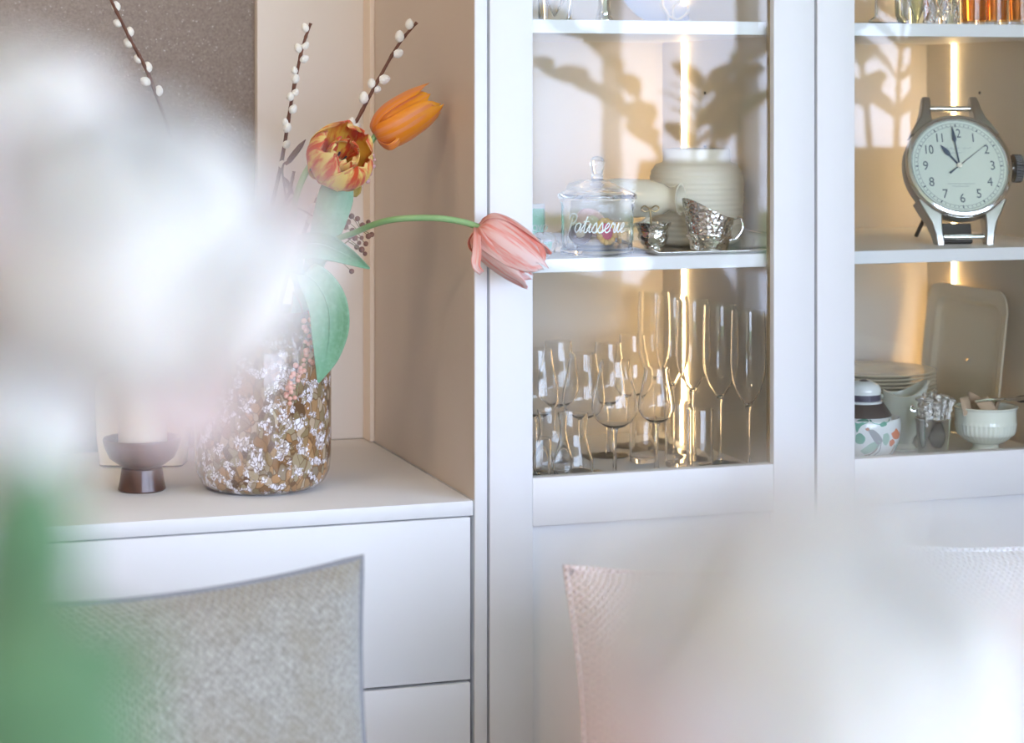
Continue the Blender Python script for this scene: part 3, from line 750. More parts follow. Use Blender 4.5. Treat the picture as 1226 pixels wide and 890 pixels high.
# biscuits in the jar
def biscuit(label, off, rot, R, h, m, jam, ring):
    c = jp + Vector(off); t = thing('biscuit', label, 'biscuit', c)
    Mx = Matrix.Rotation(rot[2], 3, 'Z') @ Matrix.Rotation(rot[0], 3, 'X')
    if ring:
        g = G()
        for k in range(14):
            a = k * math.pi / 7; g.ball(c + Mx @ Vector((R * .8 * math.cos(a), R * .8 * math.sin(a), 0)), R * .24, (1, 1, .8), 8, 6, Mx @ Matrix.Rotation(a, 3, 'Z'))
        g.build('crust', m, t)
        g = G(); g.lathe([(.0005, -h * .4), (R * .66, -h * .4), (R * .68, 0), (R * .5, h * .30), (.0005, h * .36)], 24, c, Mx); g.build('jam', jam, t)
    else:
        g = G(); g.lathe([(.0005, -h / 2), (R * .9, -h / 2), (R, 0), (R * .92, h * .4), (R * .5, h * .55), (.0005, h * .5)], 24, c, Mx); g.build('crust', m, t)
        if jam:
            g = G(); g.lathe([(.0005, h * .53), (R * .4, h * .55), (R * .35, h * .72), (.0005, h * .75)], 16, c, Mx); g.build('filling', jam, t)
up = math.radians(82)
biscuit('ring biscuit with golden knobbly crust and red jam centre in the jar', (.003, -.026, .032), (up, 0, .46), .0195, .008, M_cookie, M_jam, True)
biscuit('golden biscuit seen edge-on at the right side of the jar', (.0315, .002, .027), (up, 0, 1.2), .0165, .008, M_cookie, M_jam, True)
biscuit('pale pink biscuit leaning at the back of the jar', (-.004, .010, .045), (up * .8, 0, .3), .024, .008, M_cookp, M_cooky, False)
biscuit('pale round biscuit lying flat across the jar bottom', (0.002, .010, .0155), (.0, 0, .3), .026, .009, M_cooky, None, False)
biscuit('dark chocolate biscuit at the left of the jar', (-.026, -.006, .028), (up, 0, -.3), .0155, .007, M_choc, M_cooky, False)

# glass fruit and the green packet at the left edge
fp = onshelf(651, .082, ZM)
ga = thing('glass_apple', 'clear glass apple at the left end of the middle shelf', 'ornament', fp)
ar = .0175
g = G(); g.lathe([(.001, .002), (.006, 0), (ar * .8, .006), (ar, .016), (ar * .92, .025), (ar * .6, .031), (.004, .029), (.001, .027)], 28, fp); g.build('body', M_glass, ga)
g = G(); g.tube([fp + Vector((0, 0, .028)), fp + Vector((.001, 0, .034)), fp + Vector((.004, 0, .040))], [.0016, .0014, .002], 8); g.build('stem', M_glass, ga)
fp2 = onshelf(672, .135, ZM); fp2.z += .0135
gp = thing('glass_pear', 'clear glass pear lying behind the biscuit jar', 'ornament', fp2)
g = G(); g.lathe([(.001, -.020), (.008, -.019), (.0135, -.010), (.0135, 0), (.010, .010), (.007, .018), (.0035, .0225), (.001, .023)], 26, fp2, Matrix.Rotation(math.radians(90), 3, 'Y') @ Matrix.Rotation(.5, 3, 'X')); g.build('body', M_glass, gp)
pk0 = onshelf(640, .17, ZM); sk = ppm(640, .17)
pk = local('paper_packet', 'small mint green paper packet with white letters behind the glass apple', 'packet', pk0 + Vector((0, 0, .0005)), (-.06, 0, .25))
hp = CAMZ - (245 - HZ) / sk - ZM
def sachet(W, H, T):
    rows = []
    for i in range(11):
        v = i / 10; rw = []
        for j in range(13):
            u = j / 12 * 2 - 1; th = T * (1 - u ** 4) * (1 - (2 * v - 1) ** 6)
            rw.append(Vector((u * W, -th, v * H)))
        rows.append(rw)
    back = [[Vector((p.x, -p.y * .6, p.z)) for p in reversed(rw)] for rw in rows]
    return [a + b[1:] for a, b in zip(rows, back)]
W_ = 17.0 / sk
g = G(); g.grid(sachet(W_, hp, .006)); g.build('paper', M_packw, pk)
g = G(); g.grid([[Vector((x, -.0066 if abs(x) < W_ * .6 else -.0052, z)) for x in (-W_ * .97, -W_ * .55, 0, W_ * .55, W_ * .74)] for z in (hp * .12, hp * .5, hp * .90)]); g.build('printed_panel', M_pack, pk, solid=.0003)
def textmesh(body, size, name, m, parent, M, ext=.0003, sx=1):
    cu = bpy.data.curves.new(name, 'FONT'); cu.body = body; cu.size = size; cu.align_x = 'CENTER'; cu.align_y = 'CENTER'; cu.extrude = ext / 2; cu.resolution_u = 4
    ob = bpy.data.objects.new(name + '_curve', cu); C.objects.link(ob)
    dg = bpy.context.evaluated_depsgraph_get(); me = bpy.data.meshes.new_from_object(ob.evaluated_get(dg)); me.name = name
    C.objects.unlink(ob); bpy.data.objects.remove(ob); bpy.data.curves.remove(cu)
    me.transform(Matrix.Diagonal((sx, 1, 1, 1))); me.transform(M)
    me.materials.clear(); me.materials.append(m)
    o = bpy.data.objects.new(name, me); C.objects.link(o); o.parent = parent; OFF[o.name] = (0, 0, 0); return o
RX90 = Matrix.Rotation(math.radians(90), 4, 'X')
textmesh('COVO', .012, 'lettering', M_packw, pk, Matrix.Translation((.001, -.0074, hp * .48)) @ RX90)

# cream jug lying behind on a low lidded dish
dpz = Vector((1.060, .205, ZM))
dish = thing('lidded_dish', 'low cream dish hidden behind the silver sugar bowl', 'dish', dpz)
g = G(); g.lathe([(.001, 0), (.026, 0), (.031, .004), (.036, .020), (.034, .022), (.030, .010), (.001, .008)], 36, dpz); g.build('bowl', M_cer, dish)
sjg = ppm(780, .13); jgz = CAMZ - (238 - HZ) / sjg
jr = 23.5 / sjg
jg = thing('cream_jug', 'cream ceramic jug lying on its side with the mouth to the right', 'jug', Vector((dpz.x, .205, jgz)))
J0 = Vector((1.048, .216, jgz)); J1 = at(815, 236, .103); J1.z = jgz; dj = (J1 - J0); Lj = dj.length
g = G(); g.lathe(wall2([(jr * .55, 0), (jr * .75, .002), (jr * .9, Lj * .10), (jr, Lj * .45), (jr * .98, Lj * .72), (jr * .78, Lj * .84), (jr * .58, Lj * .90), (jr * .62, Lj * .95), (jr * .82, Lj)], .003, .004), 40, J0, orient(dj)); g.build('body', M_cer, jg)
md = (J0 + J1) / 2
g = G(); g.tube(crom([J0 + dj * .30 - UP * jr * .9, J0 + dj * .35 - UP * (jr + .010) - FW * .006, J0 + dj * .62 - UP * (jr + .009) - FW * .006, J0 + dj * .74 - UP * jr * .85], 16), .0035, 8); g.build('handle', M_cer, jg)
# the jug rests on a small stack in the dish
cup = thing('small_bowl', 'small cream bowl turned over in the dish, carrying the lying jug', 'bowl', Vector((dpz.x, .205, ZM + .008)))
hc = jgz - jr - (ZM + .008) - .0002
g = G(); g.lathe([(.026, .008), (.027, .008), (.026, .009 + hc * .3), (.02, .008 + hc - .001), (.001, .008 + hc), ], 32, Vector((dpz.x, .205, ZM))); g.build('bowl', M_cer, cup)

# silver tray, ribbed vase, creamer, sugar bowl
TX0, TX1 = 1.102, A1 - .012
tr = thing('silver_tray', 'long polished silver tray with scrolled right end on the middle shelf', 'tray', Vector(((TX0 + TX1) / 2, .15, ZM)))
rows = []
for i in range(41):
    u = i / 40; x = TX0 + (TX1 - TX0) * u; e = max(0, (u - .86) / .14); e0 = max(0, (.06 - u) / .06)
    rows.append([Vector((x - .004 * e * e, y, ZM + .0012 + .0030 * (1 if abs(v) > .9 else 0) + .024 * e * e + .006 * e0 ** 2)) for y, v in ((.040, -1), (.047, -.85), (.1, 0), (.2, 0), (.255, .85), (.262, 1))])
g = G(); g.grid(rows); g.build('plate', M_sil, tr, solid=.0022)
for yy in (.052, .25):
    g = G()
    cpt = Vector((TX1 - .004, yy, ZM + .030)); pts = [cpt + Vector((math.cos(a) * (.009 - .0011 * a), 0, math.sin(a) * (.009 - .0011 * a))) for a in [k * .35 - 1.6 for k in range(24)]]
    g.tube(pts, .0016, 8); g.build('scroll_handle', M_sil, tr)
TT = ZM + .0026
vp = onshelf(834, .185, TT); sv = ppm(834, .185); vR = 57 / sv; vh = CAMZ - (178 - HZ) / sv - TT
M_rib = mat('cream_ribbed_stoneware', (.88, .82, .68), .45)
rv = thing('ribbed_vase', 'squat cream vase with fine horizontal ribs behind the silver creamer', 'vase', vp)
prof = [(vR * .72, 0), (vR * .80, .003)]
nr = 15
for k in range(nr * 4 + 1):
    u = k / (nr * 4); z = .006 + u * vh * .80
    r0 = lerp1([(0, .90), (.25, .98), (.55, 1.0), (.80, .995), (.92, .95), (1, .84)], u) * vR
    prof.append((r0 - .0013 * (.5 + .5 * math.cos(u * nr * 2 * math.pi)), z))
prof += [(vR * .72, vh * .86), (vR * .69, vh * .92), (vR * .70, vh * .99), (vR * .68, vh)]
g = G(); g.lathe(wall2(prof, .0045, .006), 56, vp); g.build('body', M_rib, rv, ang=60)
# hammered creamer
cp = onshelf(849, .078, TT); sc = ppm(849, .078)
crm = thing('silver_creamer', 'hammered silver creamer with a raised pouring lip on the tray', 'creamer', cp)
cr = 29 / sc; hcr = (301 - 262) / sc
def creamer_r(r, z, a):
    return r * (1 + .10 * max(0, math.cos(a - math.pi)) ** 4 * (z / hcr))
g = G(); rows = []
prof = [(.0008, 0), (cr * .72, 0), (cr * .78, .002), (cr * .84, hcr * .3), (cr * .97, hcr * .42), (cr * .9, hcr * .45), (cr * .92, hcr * .55), (cr * 1.0, hcr * .85), (cr * 1.03, hcr)]
inn = [(r - .002, z) for r, z in prof[::-1] if z > .004] + [(.0008, .004)]
for i in range(49):
    a = 2 * math.pi * i / 48; lf = .5 + .5 * math.cos(a - math.pi)
    rw = []
    for r, z in prof + inn:
        zz = z * (1 + .62 * lf ** 2.2 * (z / hcr) ** 1.5); rr = r * (1 + .12 * lf ** 6 * (z / hcr) ** 2)
        rw.append(cp + Vector((rr * math.cos(a + .1), rr * math.sin(a + .1), zz)))
    rows.append(rw)
g.grid(rows); g.build('body', M_silh, crm, ang=50)
g = G(); g.tube(crom([cp + Vector((cr * .95, -.004, hcr * .92)), cp + Vector((cr * 1.35, -.004, hcr * .98)), cp + Vector((cr * 1.45, -.004, hcr * .65)), cp + Vector((cr * 1.15, -.004, hcr * .35)), cp + Vector((cr * .86, -.004, hcr * .3))], 20), .0016, 8); g.build('handle', M_sil, crm)
# sugar bowl with bow
sp0 = onshelf(782, .105, TT); ss = ppm(782, .105)
sbw = thing('silver_sugar_bowl', 'small hammered silver sugar bowl with a wire bow above it', 'bowl', sp0)
br = 21 / ss; bh = (295 - 262) / ss
g = G(); g.lathe(wall2([(br * .62, 0), (br * .66, .002), (br * .5, .004), (br * .72, bh * .25), (br * .9, bh * .5), (br * .84, bh * .62), (br * .92, bh * .8), (br * 1.06, bh), ], .0016, .006), 40, sp0); g.build('bowl', M_silh, sbw, ang=50)
sn = thing('sugar_spoon', 'little spoon with a bow-shaped handle end in the sugar bowl', 'spoon', sp0 + Vector((0, 0, .007)))
g = G(); top = sp0 + Vector((-.006, -.004, bh + .018))
g.tube([sp0 + Vector((.006, 0, .009)), sp0 + Vector((-.004, -.003, bh * .9)), top], .0013, 6)
g.build('handle', M_brass, sn)
g = G()
for s_ in (-1, 1): g.tube(crom([top, top + Vector((s_ * .008, 0, .005)), top + Vector((s_ * .013, 0, .001)), top + Vector((s_ * .007, 0, -.003)), top], 18), .0011, 6)
g.build('bow', M_brass, sn)
g = G(); g.ball(sp0 + Vector((.007, 0, .0105)), .006, (1, .8, .3), 12, 6); g.build('scoop', M_sil, sn)

# ------------------------------------------------------------------ drinking glasses on the cabinet floor
ZF = ZFLOOR
def glass_thing(name, label, group, px, Y, prof, t, base_t, parts, m=M_glass, z=None, x=None):
    b = onshelf(px, Y, ZF if z is None else z)
    if x is not None: b.x = x
    o = local(name, label, 'glass', b, group=group)
    for nm, pr in parts: g = G(); g.lathe(pr, 36); g.build(nm, m, o, ang=60)
    return o
def stemmed(rim_r, bowl_r, zb, ztop, zw, foot_r, flare=False):
    """foot, stem and bowl of a stemmed glass; returns (foot, stem, bowl) profiles"""
    foot = [(.0008, 0), (foot_r, 0), (foot_r, .0012), (foot_r * .6, .0025), (.005, .0055), (.0008, .006)]
    stem = [(.0008, .0062), (.0042, .0062), (.0027, .014), (.0024, zb * .6), (.003, zb - .006), (.0055, zb - .0005), (.0008, zb - .0004)]
    h = ztop - zb
    outer = [(.004, zb), (bowl_r * .45, zb + h * .035), (bowl_r * .78, zb + h * .12), (bowl_r * .97, zb + h * .22), (bowl_r, zb + h * .28)]
    for k in range(1, 9):
        u = k / 8; e = .5 - .5 * math.cos(math.pi * u)
        outer.append((bowl_r + (rim_r - bowl_r) * e, zb + h * (.28 + .72 * u)))
    return foot, stem, wall2(outer, .0011, zb + .003)
def snifter(label, px, Y, ztop, zb, br_, rr, fr_, grp='stemmed tasting glasses'):
    f, s_, b = stemmed(rr, br_, zb, ztop, .3, fr_)
    return glass_thing('tasting_glass', label, grp, px, Y, None, 0, 0, (('foot', f), ('stem', s_), ('bowl', b)))
snifter('front stemmed tasting glass with the widest round bowl', 736, .085, .1655, .0735, .0312, .0202, .031)
snifter('smaller stemmed grappa glass between the big tasting glass and the flutes', 786, .135, .146, .070, .0255, .0172, .026)
snifter('stemmed tasting glass directly left of the widest one, one row back', 698, .175, .165, .074, .0290, .0190, .030)
snifter('stemmed tasting glass third back in the middle of the glass group', 728, .30, .163, .073, .0280, .0188, .030)
snifter('stemmed tasting glass at the rear left of the glass group', 668, .285, .170, .076, .0290, .0195, .030)
snifter('stemmed tasting glass half hidden by the left door stile', 644, .185, .172, .078, .0290, .0195, .030)
snifter('stemmed tasting glass at the back below the glowing gap', 757, .37, .165, .073, .0280, .0185, .030)
# row of flutes along the right panel
FXN = A1 - .049
for k, (px, Y) in enumerate(((896, .098), (862, .183), (829, .262), (805, .330), (783, .400))):
    zt, zb = .225, .093
    foot = [(.0008, 0), (.030, 0), (.030, .0012), (.018, .0025), (.005, .0055), (.0008, .006)]
    stem = [(.0008, .0062), (.004, .0062), (.0026, .013), (.0023, .06), (.003, .085), (.0055, zb - .0005), (.0008, zb - .0004)]
    h = zt - zb
    outer = [(.004, zb), (.0095, zb + .009), (.0170, zb + .021), (.0222, zb + .036), (.0243, zb + .053), (.0246, zb + .075), (.0240, zb + .105), (.0230, zt)]
    lab = ['nearest champagne flute, beside the door seal', 'second champagne flute from the front of the row', 'middle champagne flute of the row, before the light strip', 'fourth champagne flute from the front of the row', 'rearmost champagne flute, left of the light strip'][k]
    b = onshelf(px, Y, ZF); b.x = min(b.x, A1 - .0345)
    o = local('champagne_flute', lab, 'glass', b, group='row of champagne flutes')
    for nm, pr in (('foot', foot), ('stem', stem), ('bowl', wall2(outer, .001, zb + .003))):
        g = G(); g.lathe(pr, 36); g.build(nm, M_glass, o, ang=60)
# tumblers and the two stemless bulb glasses
def tumbler(name, label, px, Y, r, h, base=.007, grp=None, m=M_glass, z=None):
    pr = wall2([(r * .92, 0), (r * .98, .002), (r, .006), (r, h - .001), (r - .0004, h)], .0013, base)
    return glass_thing(name, label, grp, px, Y, None, 0, 0, (('body', pr),), m, z)
tumbler('shot_glass', 'straight narrow tumbler in front of the flutes, right of the light strip', 838, .115, .0180, .090, grp='narrow tumblers')
tumbler('shot_glass', 'straight narrow tumbler standing in front of the light strip', 812, .185, .0185, .090, grp='narrow tumblers')
tumbler('shot_glass', 'short thick tumbler low behind the grappa glass', 770, .235, .0190, .060, .005, grp='narrow tumblers')
tumbler('shot_glass', 'short tumbler cut off by the left door stile at the front', 641, .10, .0210, .064, .005, grp='narrow tumblers')
def bulb(label, px, Y):
    o_ = [(.019, 0), (.021, .002), (.019, .006), (.024, .012), (.0275, .022), (.0270, .034), (.022, .050), (.0180, .066), (.0178, .076), (.0195, .090), (.0208, .097)]
    return glass_thing('bulb_glass', label, 'stemless bulb glasses', px, Y, None, 0, 0, (('body', wall2(o_, .0016, .009)),))
bulb('stemless bulb-shaped glass left of the front tasting glass', 686, .085)
bulb('stemless bulb-shaped glass standing just behind the left tumbler', 661, .125)

# ------------------------------------------------------------------ top shelf of the first cabinet
ZT = ZU
def onp(px, Y, z): p = at(px, 20, Y); p.z = z; return p
tv = glass_thing('glass_vase', 'cut-glass tumbler at the left of the top shelf', None, 664, .10, None, 0, 0, (('body', wall2([(.020, 0), (.022, .003), (.023, .06), (.025, .11)], .002, .008)),), M_glass, ZT)
sp_ = onp(723, .12, ZT)
cs = thing('silver_candlestick', 'slim silver candlestick standing on the top shelf', 'candlestick', sp_)
g = G(); g.lathe([(.0008, 0), (.0125, 0), (.013, .003), (.0115, .007), (.010, .009), (.0105, .014), (.0085, .017), (.0075, .06), (.009, .065), (.007, .07), (.0008, .07)], 28, sp_); g.build('foot', M_sil, cs)
g = G(); g.lathe([(.0008, .0702), (.007, .0702), (.0065, .12), (.011, .13), (.011, .15), (.008, .152), (.0008, .14)], 28, sp_); g.build('shaft', M_sil, cs)
M_blue = mat('pale_blue_plate_glaze', (.50, .58, .78), .25, coat=.3)
M_whp = mat('white_plate_motif', (.90, .90, .90), .4)
pc = onp(806, .40, ZT)
pl = local('decor_plate', 'pale blue plate with white motif leaning on the top shelf', 'plate', pc, (math.radians(-12), 0, -.2))
Rp = .088
MP = Matrix.Translation((0, 0, Rp)) @ Matrix.Rotation(math.radians(90), 4, 'X')
g = G(); g.lathe([(.001, 0), (Rp * .6, .0), (Rp * .66, .004), (Rp, .011), (Rp, .0135), (Rp * .64, .0065), (Rp * .58, .003), (.001, .003)], 56); g.xf(MP @ Matrix.Translation((0, 0, -.005))); g.build('disc', M_blue, pl)
g = G()
for st in ([(-.012, -.086), (-.010, -.07), (-.018, -.05), (-.008, -.03)], [(-.010, -.07), (.004, -.076), (.02, -.066), (.026, -.052)], [(-.002, -.075), (-.001, -.058), (.012, -.045), (.014, -.03)], [(.004, -.082), (.03, -.076), (.036, -.06)]):
    g.tube([(a, -.013 - .0, Rp + b) for a, b in [(q.x, q.y) for q in crom([(a, b, 0) for a, b in st], 16)]], .0018, 6)
g.build('motif', M_whp, pl)

# ------------------------------------------------------------------ second cabinet: top shelf
glass_thing('carafe', 'clear glass carafe foot at the left of the right top shelf', None, 1064, .10, None, 0, 0, (('body', wall2([(.026, 0), (.029, .002), (.028, .006), (.020, .012), (.019, .05), (.03, .09), (.02, .15)], .002, .003)),), M_glass, ZT)
dg_ = onp(1106, .17, ZT)
glass_thing('green_glass', 'pale green glass tumbler behind the carafe', None, 1098, .20, None, 0, 0, (('body', wall2([(.024, 0), (.026, .003), (.029, .10)], .002, .008)),), M_green_tint, ZT)
# cut crystal tumbler with diamonds
cx = onp(1127, .10, ZT)
ct_ = thing('crystal_tumbler', 'cut-crystal tumbler with a diamond pattern beside the amber glasses', 'glass', cx)
g = G(); g.lathe(wall2([(.021, 0), (.023, .002), (.0245, .08), (.0245, .085)], .0035, .009), 40, cx); g.build('body', M_glass, ct_)
g = G()
for k in range(10):
    for s_ in (-1, 1):
        g.tube([cx + Vector(((.0242 + .0004) * math.cos(k * .628 + s_ * z * 16), (.0246) * math.sin(k * .628 + s_ * z * 16), .004 + z)) for z in [j * .0045 for j in range(17)]], .0013, 5)
g.build('cut_diamonds', M_glass, ct_)
for k, (px, Y) in enumerate(((1166, .13), (1193, .10), (1221, .08))):
    lab = ['left amber tumbler of three on the right top shelf', 'middle amber tumbler of three on the right top shelf', 'right amber tumbler of three, cut by the picture edge'][k]
    c = onp(px, Y, ZT); o = local('amber_tumbler', lab, 'glass', c, group='amber tumblers'); rr = .0185 if k == 0 else .0155
    g = G(); g.lathe([(.0008, 0), (rr, 0), (rr, .0052), (.0008, .0052)], 32); g.build('clear_base', M_glass, o)
    g = G(); g.lathe([(.0008, .0055), (rr, .0055), (rr + .001, .09), (rr - .0012, .09), (rr - .003, .0085), (.0008, .0085)], 32); g.build('body', M_amber, o)

# ------------------------------------------------------------------ oversized watch on the middle shelf
WY = .125
wc = at(1148, 196, WY); sw = ppm(1148, WY); WR = 66.5 / sw / math.cos(math.radians(6))
TILT = math.radians(-21); WYAW = math.radians(-14)
R3 = Matrix.Rotation(WYAW, 3, 'Z') @ Matrix.Rotation(TILT, 3, 'X')
wz = ZM + .1215 * math.cos(TILT) - .0135 * abs(math.sin(TILT)) + .002
wc.z = wz
wt = local('watch_clock', 'oversized steel wristwatch standing as a table clock, dial with black numerals', 'clock', wc, (TILT, 0, WYAW))
RXm = Matrix.Rotation(math.radians(90), 3, 'X')       # lathe axis z -> -y (towards the viewer)
D = .030
M_dial = mat('pale_dial', (.78, .82, .74), .4)
M_num = mat('dark_numeral', (.10, .13, .17), .5)
g = G(); g.lathe([(.001, -D), (WR * .86, -D), (WR * .97, -D * .75), (WR * .985, -.006), (WR * .95, -.001), (WR * .90, 0), (.001, 0)], 72, M=RXm); g.build('case', M_steel, wt)
g = G(); g.lathe([(WR * .86, .0035), (WR * .865, .006), (WR * .90, .0085), (WR * .945, .0075), (WR * .975, .003), (WR * .98, .0005), (WR * .86, .0005)], 72, M=RXm, closed=True); g.build('bezel', M_sil, wt)
g = G(); g.lathe([(.001, .0006), (WR * .858, .0006), (WR * .858, .0018), (.001, .0018)], 72, M=RXm); g.build('dial', M_dial, wt)
DR = WR * .855; FZ = -.0022
for h in range(1, 13):
    a = math.radians(90 - h * 30); rr = DR * .715
    textmesh(str(h), DR * .28, 'numeral', M_num, wt, Matrix.Translation((rr * math.cos(a), FZ, rr * math.sin(a))) @ RX90, .0004, .88 if h < 10 else .78)
g = G()
for k in range(60):
    a = math.radians(k * 6); big_ = k % 5 == 0
    r0, r1 = DR * (.885 if not big_ else .87), DR * .93; w_ = .00035 if not big_ else .0009
    ca, sa = math.cos(a), math.sin(a); t_ = Vector((-sa, 0, ca)); e = Vector((ca, 0, sa))
    g.add([e * r0 + t_ * w_ + Vector((0, FZ, 0)), e * r0 - t_ * w_ + Vector((0, FZ, 0)), e * r1 - t_ * w_ + Vector((0, FZ, 0)), e * r1 + t_ * w_ + Vector((0, FZ, 0))], [(0, 1, 2, 3)])
for rr in (DR * .875, DR * .945):
    g.lathe([(rr, -FZ), (rr + .0004, -FZ)], 72, M=RXm)
g.build('minute_track', M_num, wt, smooth=False)
def scribble(x0, x1, z, h, wid, sd):
    r = random.Random(sd); pts = []; x = x0
    while x < x1: pts.append((x, z + r.uniform(-.2, 1) * h)); x += h * r.uniform(.3, .6)
    return pts
M_fine = mat('grey_dial_script', (.42, .46, .46), .6)
g = G()
for (x0, x1, z, h, sd) in ((-.022, .004, .0255, .003, 1), (.008, .021, .0255, .003, 2), (-.010, .008, .0195, .0013, 3), (-.020, .020, -.0275, .0012, 4), (-.013, .012, -.0312, .0012, 5)):
    for L in textstrokes([scribble(x0, x1, z, h, 0, sd)], .00022): g.grid([[Vector((q.x, FZ, q.y)) for q in pr] for pr in L])
g.build('dial_script', M_fine, wt, smooth=False)
M_hand = mat('blued_steel_hand', (.10, .13, .22), .3, .6)
def hand(name, ang, pts, yy):
    a = math.radians(90 - ang); e = Vector((math.cos(a), 0, math.sin(a))); t_ = Vector((-e.z, 0, e.x))
    g = G(); vs = []
    for l, w_ in pts: vs += [e * l * DR + t_ * w_ * DR + Vector((0, yy, 0)), e * l * DR - t_ * w_ * DR + Vector((0, yy, 0))]
    g.add(vs, [(2 * i, 2 * i + 1, 2 * i + 3, 2 * i + 2) for i in range(len(pts) - 1)]); g.build(name, M_hand, wt, smooth=False, solid=.0006)
hand('hour_hand', -38, [(-.05, .02), (.28, .02), (.36, .055), (.44, .05), (.58, .006)], -.0035)
hand('minute_hand', -5, [(-.05, .016), (.52, .014), (.58, .045), (.64, .04), (.88, .004)], -.0042)
hand('second_hand', 53, [(-.28, .022), (-.10, .012), (0, .008), (.78, .003)], -.0049)
g = G(); g.ball((0, -.0055, 0), .0042, (1, .6, 1), 16, 10); g.build('hub', mat('ivory_hub', (.9, .86, .72), .3), wt)
g = G(); g.lathe([(.001, .0068), (WR * .5, .0066), (WR * .84, .0056), (WR * .858, .0036), (WR * .858, .0030), (WR * .5, .0056), (.001, .0058)], 56, M=RXm); g.build('crystal', M_pane, wt)
# lugs
for sx_ in (-1, 1):
    for sz_ in (-1, 1):
        g = G(); rows = []
        for (z, xo, xi, y0, y1) in ((.050, .066, .028, -.001, .028), (.066, .058, .031, .000, .028), (.082, .049, .032, .002, .027), (.098, .0445, .0315, .004, .025), (.112, .0425, .030, .006, .022), (.120, .041, .030, .0085, .019), (.1215, .0395, .0305, .011, .016)):
            f = WR / .0815
            rows.append([Vector((sx_ * a * f, y, sz_ * (z if sz_ < 0 else .05 + (z - .05) * .86))) for a, y in ((xo, y0 + .002), (xo - .002, y0), (xi + .002, y0), (xi, y0 + .002), (xi, y1), (xo, y1), (xo, y0 + .002))])
        g.grid(rows); b = len(rows) * 7
        g.f.append(tuple(range(6))); g.f.append(tuple(range(len(g.v) - 7, len(g.v) - 1)))
        g.build('lug', M_steel, wt, ang=30)
for sz_ in (-1, 1):
    g = G(); g.tube([(-.0305, .014, sz_ * (.1015 if sz_ < 0 else .094)), (.0305, .014, sz_ * (.1015 if sz_ < 0 else .094))], .0038, 12)
    g.tube([(-.012, .014, sz_ * (.1015 if sz_ < 0 else .094)), (.012, .014, sz_ * (.1015 if sz_ < 0 else .094))], .0046, 12); g.build('spring_bar', M_sil, wt)
g = G(); g.box(-.028, .014, .018, .026, -.109, -.080, .001); g.build('strap_block', M_steeld, wt)
g = G()
for k in range(28):
    a = k * 2 * math.pi / 28
    c_ = Vector((0, math.cos(a) * .0185, math.sin(a) * .0185)); g.tube([c_ + Vector((WR * 1.045, .015, .002)), c_ + Vector((WR * 1.045 + .011, .015, .002))], .0022, 6)
g.lathe([(.001, 0), (.018, 0), (.019, .002), (.019, .011), (.014, .0135), (.001, .0138)], 36, (WR * 1.045 - .0, .015, .002), Matrix.Rotation(math.radians(90), 3, 'Y')); g.build('crown', M_steeld, wt)
g = G(); g.tube([(WR * .96, .015, .002), (WR * 1.05, .015, .002)], .009, 14); g.build('crown_stem', M_steel, wt)
# rear prop reaching the shelf
Ri = R3.inverted()
foot = Ri @ (Vector((wc.x - .006, wc.y + .115, ZM + .0035)) - wc)
g = G(); g.tube([(0, D - .002, .02), tuple(foot)], .003, 8); g.build('prop', M_steeld, wt)

# ------------------------------------------------------------------ second cabinet: the floor
def onfl(px, Y, z=None): p = at(px, 500, Y); p.z = ZF if z is None else z; return p
# ginger jar
gj = onfl(1034, .125); sg = ppm(1034, .125); G_ = 44.0 / sg
zg = lambda py: CAMZ - (py - HZ) / sg - ZF
jarh = zg(495)
M_porc = mat('grey_white_porcelain', (.78, .80, .78), .12, coat=.5)
n = N(M_porc); n.col(n.mix(n.noise(n.coord(), 500, 3), (.82, .84, .82), (.93, .94, .92)))
M_band = mat('dark_violet_band', (.10, .085, .12), .3)
M_flange = mat('dark_brown_glaze', (.09, .065, .055), .3)
gt = thing('ginger_jar', 'round porcelain ginger jar painted with a bird and flowers, by the door frame', 'jar', gj)
gprof = [(.024, 0), (.028, .002), (G_ * .80, .016), (G_ * .95, .034), (G_, .052), (G_ * .965, .066), (G_ * .84, jarh - .012), (G_ * .72, jarh - .004), (G_ * .62, jarh)]
g = G(); pr = [(.0008, 0)] + [(q.x, q.y) for q in crom([(a, b, 0) for a, b in gprof], 40)] + [(.0008, jarh)]; g.lathe(pr, 56, gj); g.build('body', M_porc, gt)
zf_ = zg(497)
g = G(); g.lathe([(.0008, zf_), (33 / sg, zf_), (33.5 / sg, zf_ + .001), (24 / sg, zg(482)), (.0008, zg(482))], 48, gj); fl_ = g.build('flange', M_flange, gt)
g = G(); g.lathe([(.0008, zg(482)), (22 / sg, zg(482)), (22.3 / sg, zg(479.5)), (20.5 / sg, zg(479)), (.0008, zg(479))], 48, gj); g.build('collar', M_porc, gt)
g = G(); g.lathe([(.0008, zg(479)), (20.6 / sg, zg(479)), (20.6 / sg, zg(471.5)), (.0008, zg(471.5))], 48, gj); g.build('lid_band', M_band, gt)
lidp = [(20.6 / sg, zg(471.5)), (20.6 / sg, zg(466)), (17.5 / sg, zg(460)), (10 / sg, zg(456.5)), (4 / sg, zg(456))]
g = G(); g.lathe([(.0008, zg(471.5))] + [(q.x, q.y) for q in crom([(a, b, 0) for a, b in lidp], 16)] + [(.0008, zg(456))], 48, gj); ld_ = g.build('lid', M_porc, gt)
g = G(); g.lathe([(.0008, zg(456)), (5 / sg, zg(456.2)), (4.5 / sg, zg(455)), (.0008, zg(454.6))], 20, gj); g.build('knob', M_flange, ld_)
def jr_(z):
    return lerp1([(b, a) for a, b in pr[1:-1]], z)
thc = math.atan2(CAMY - gj.y, -gj.x)
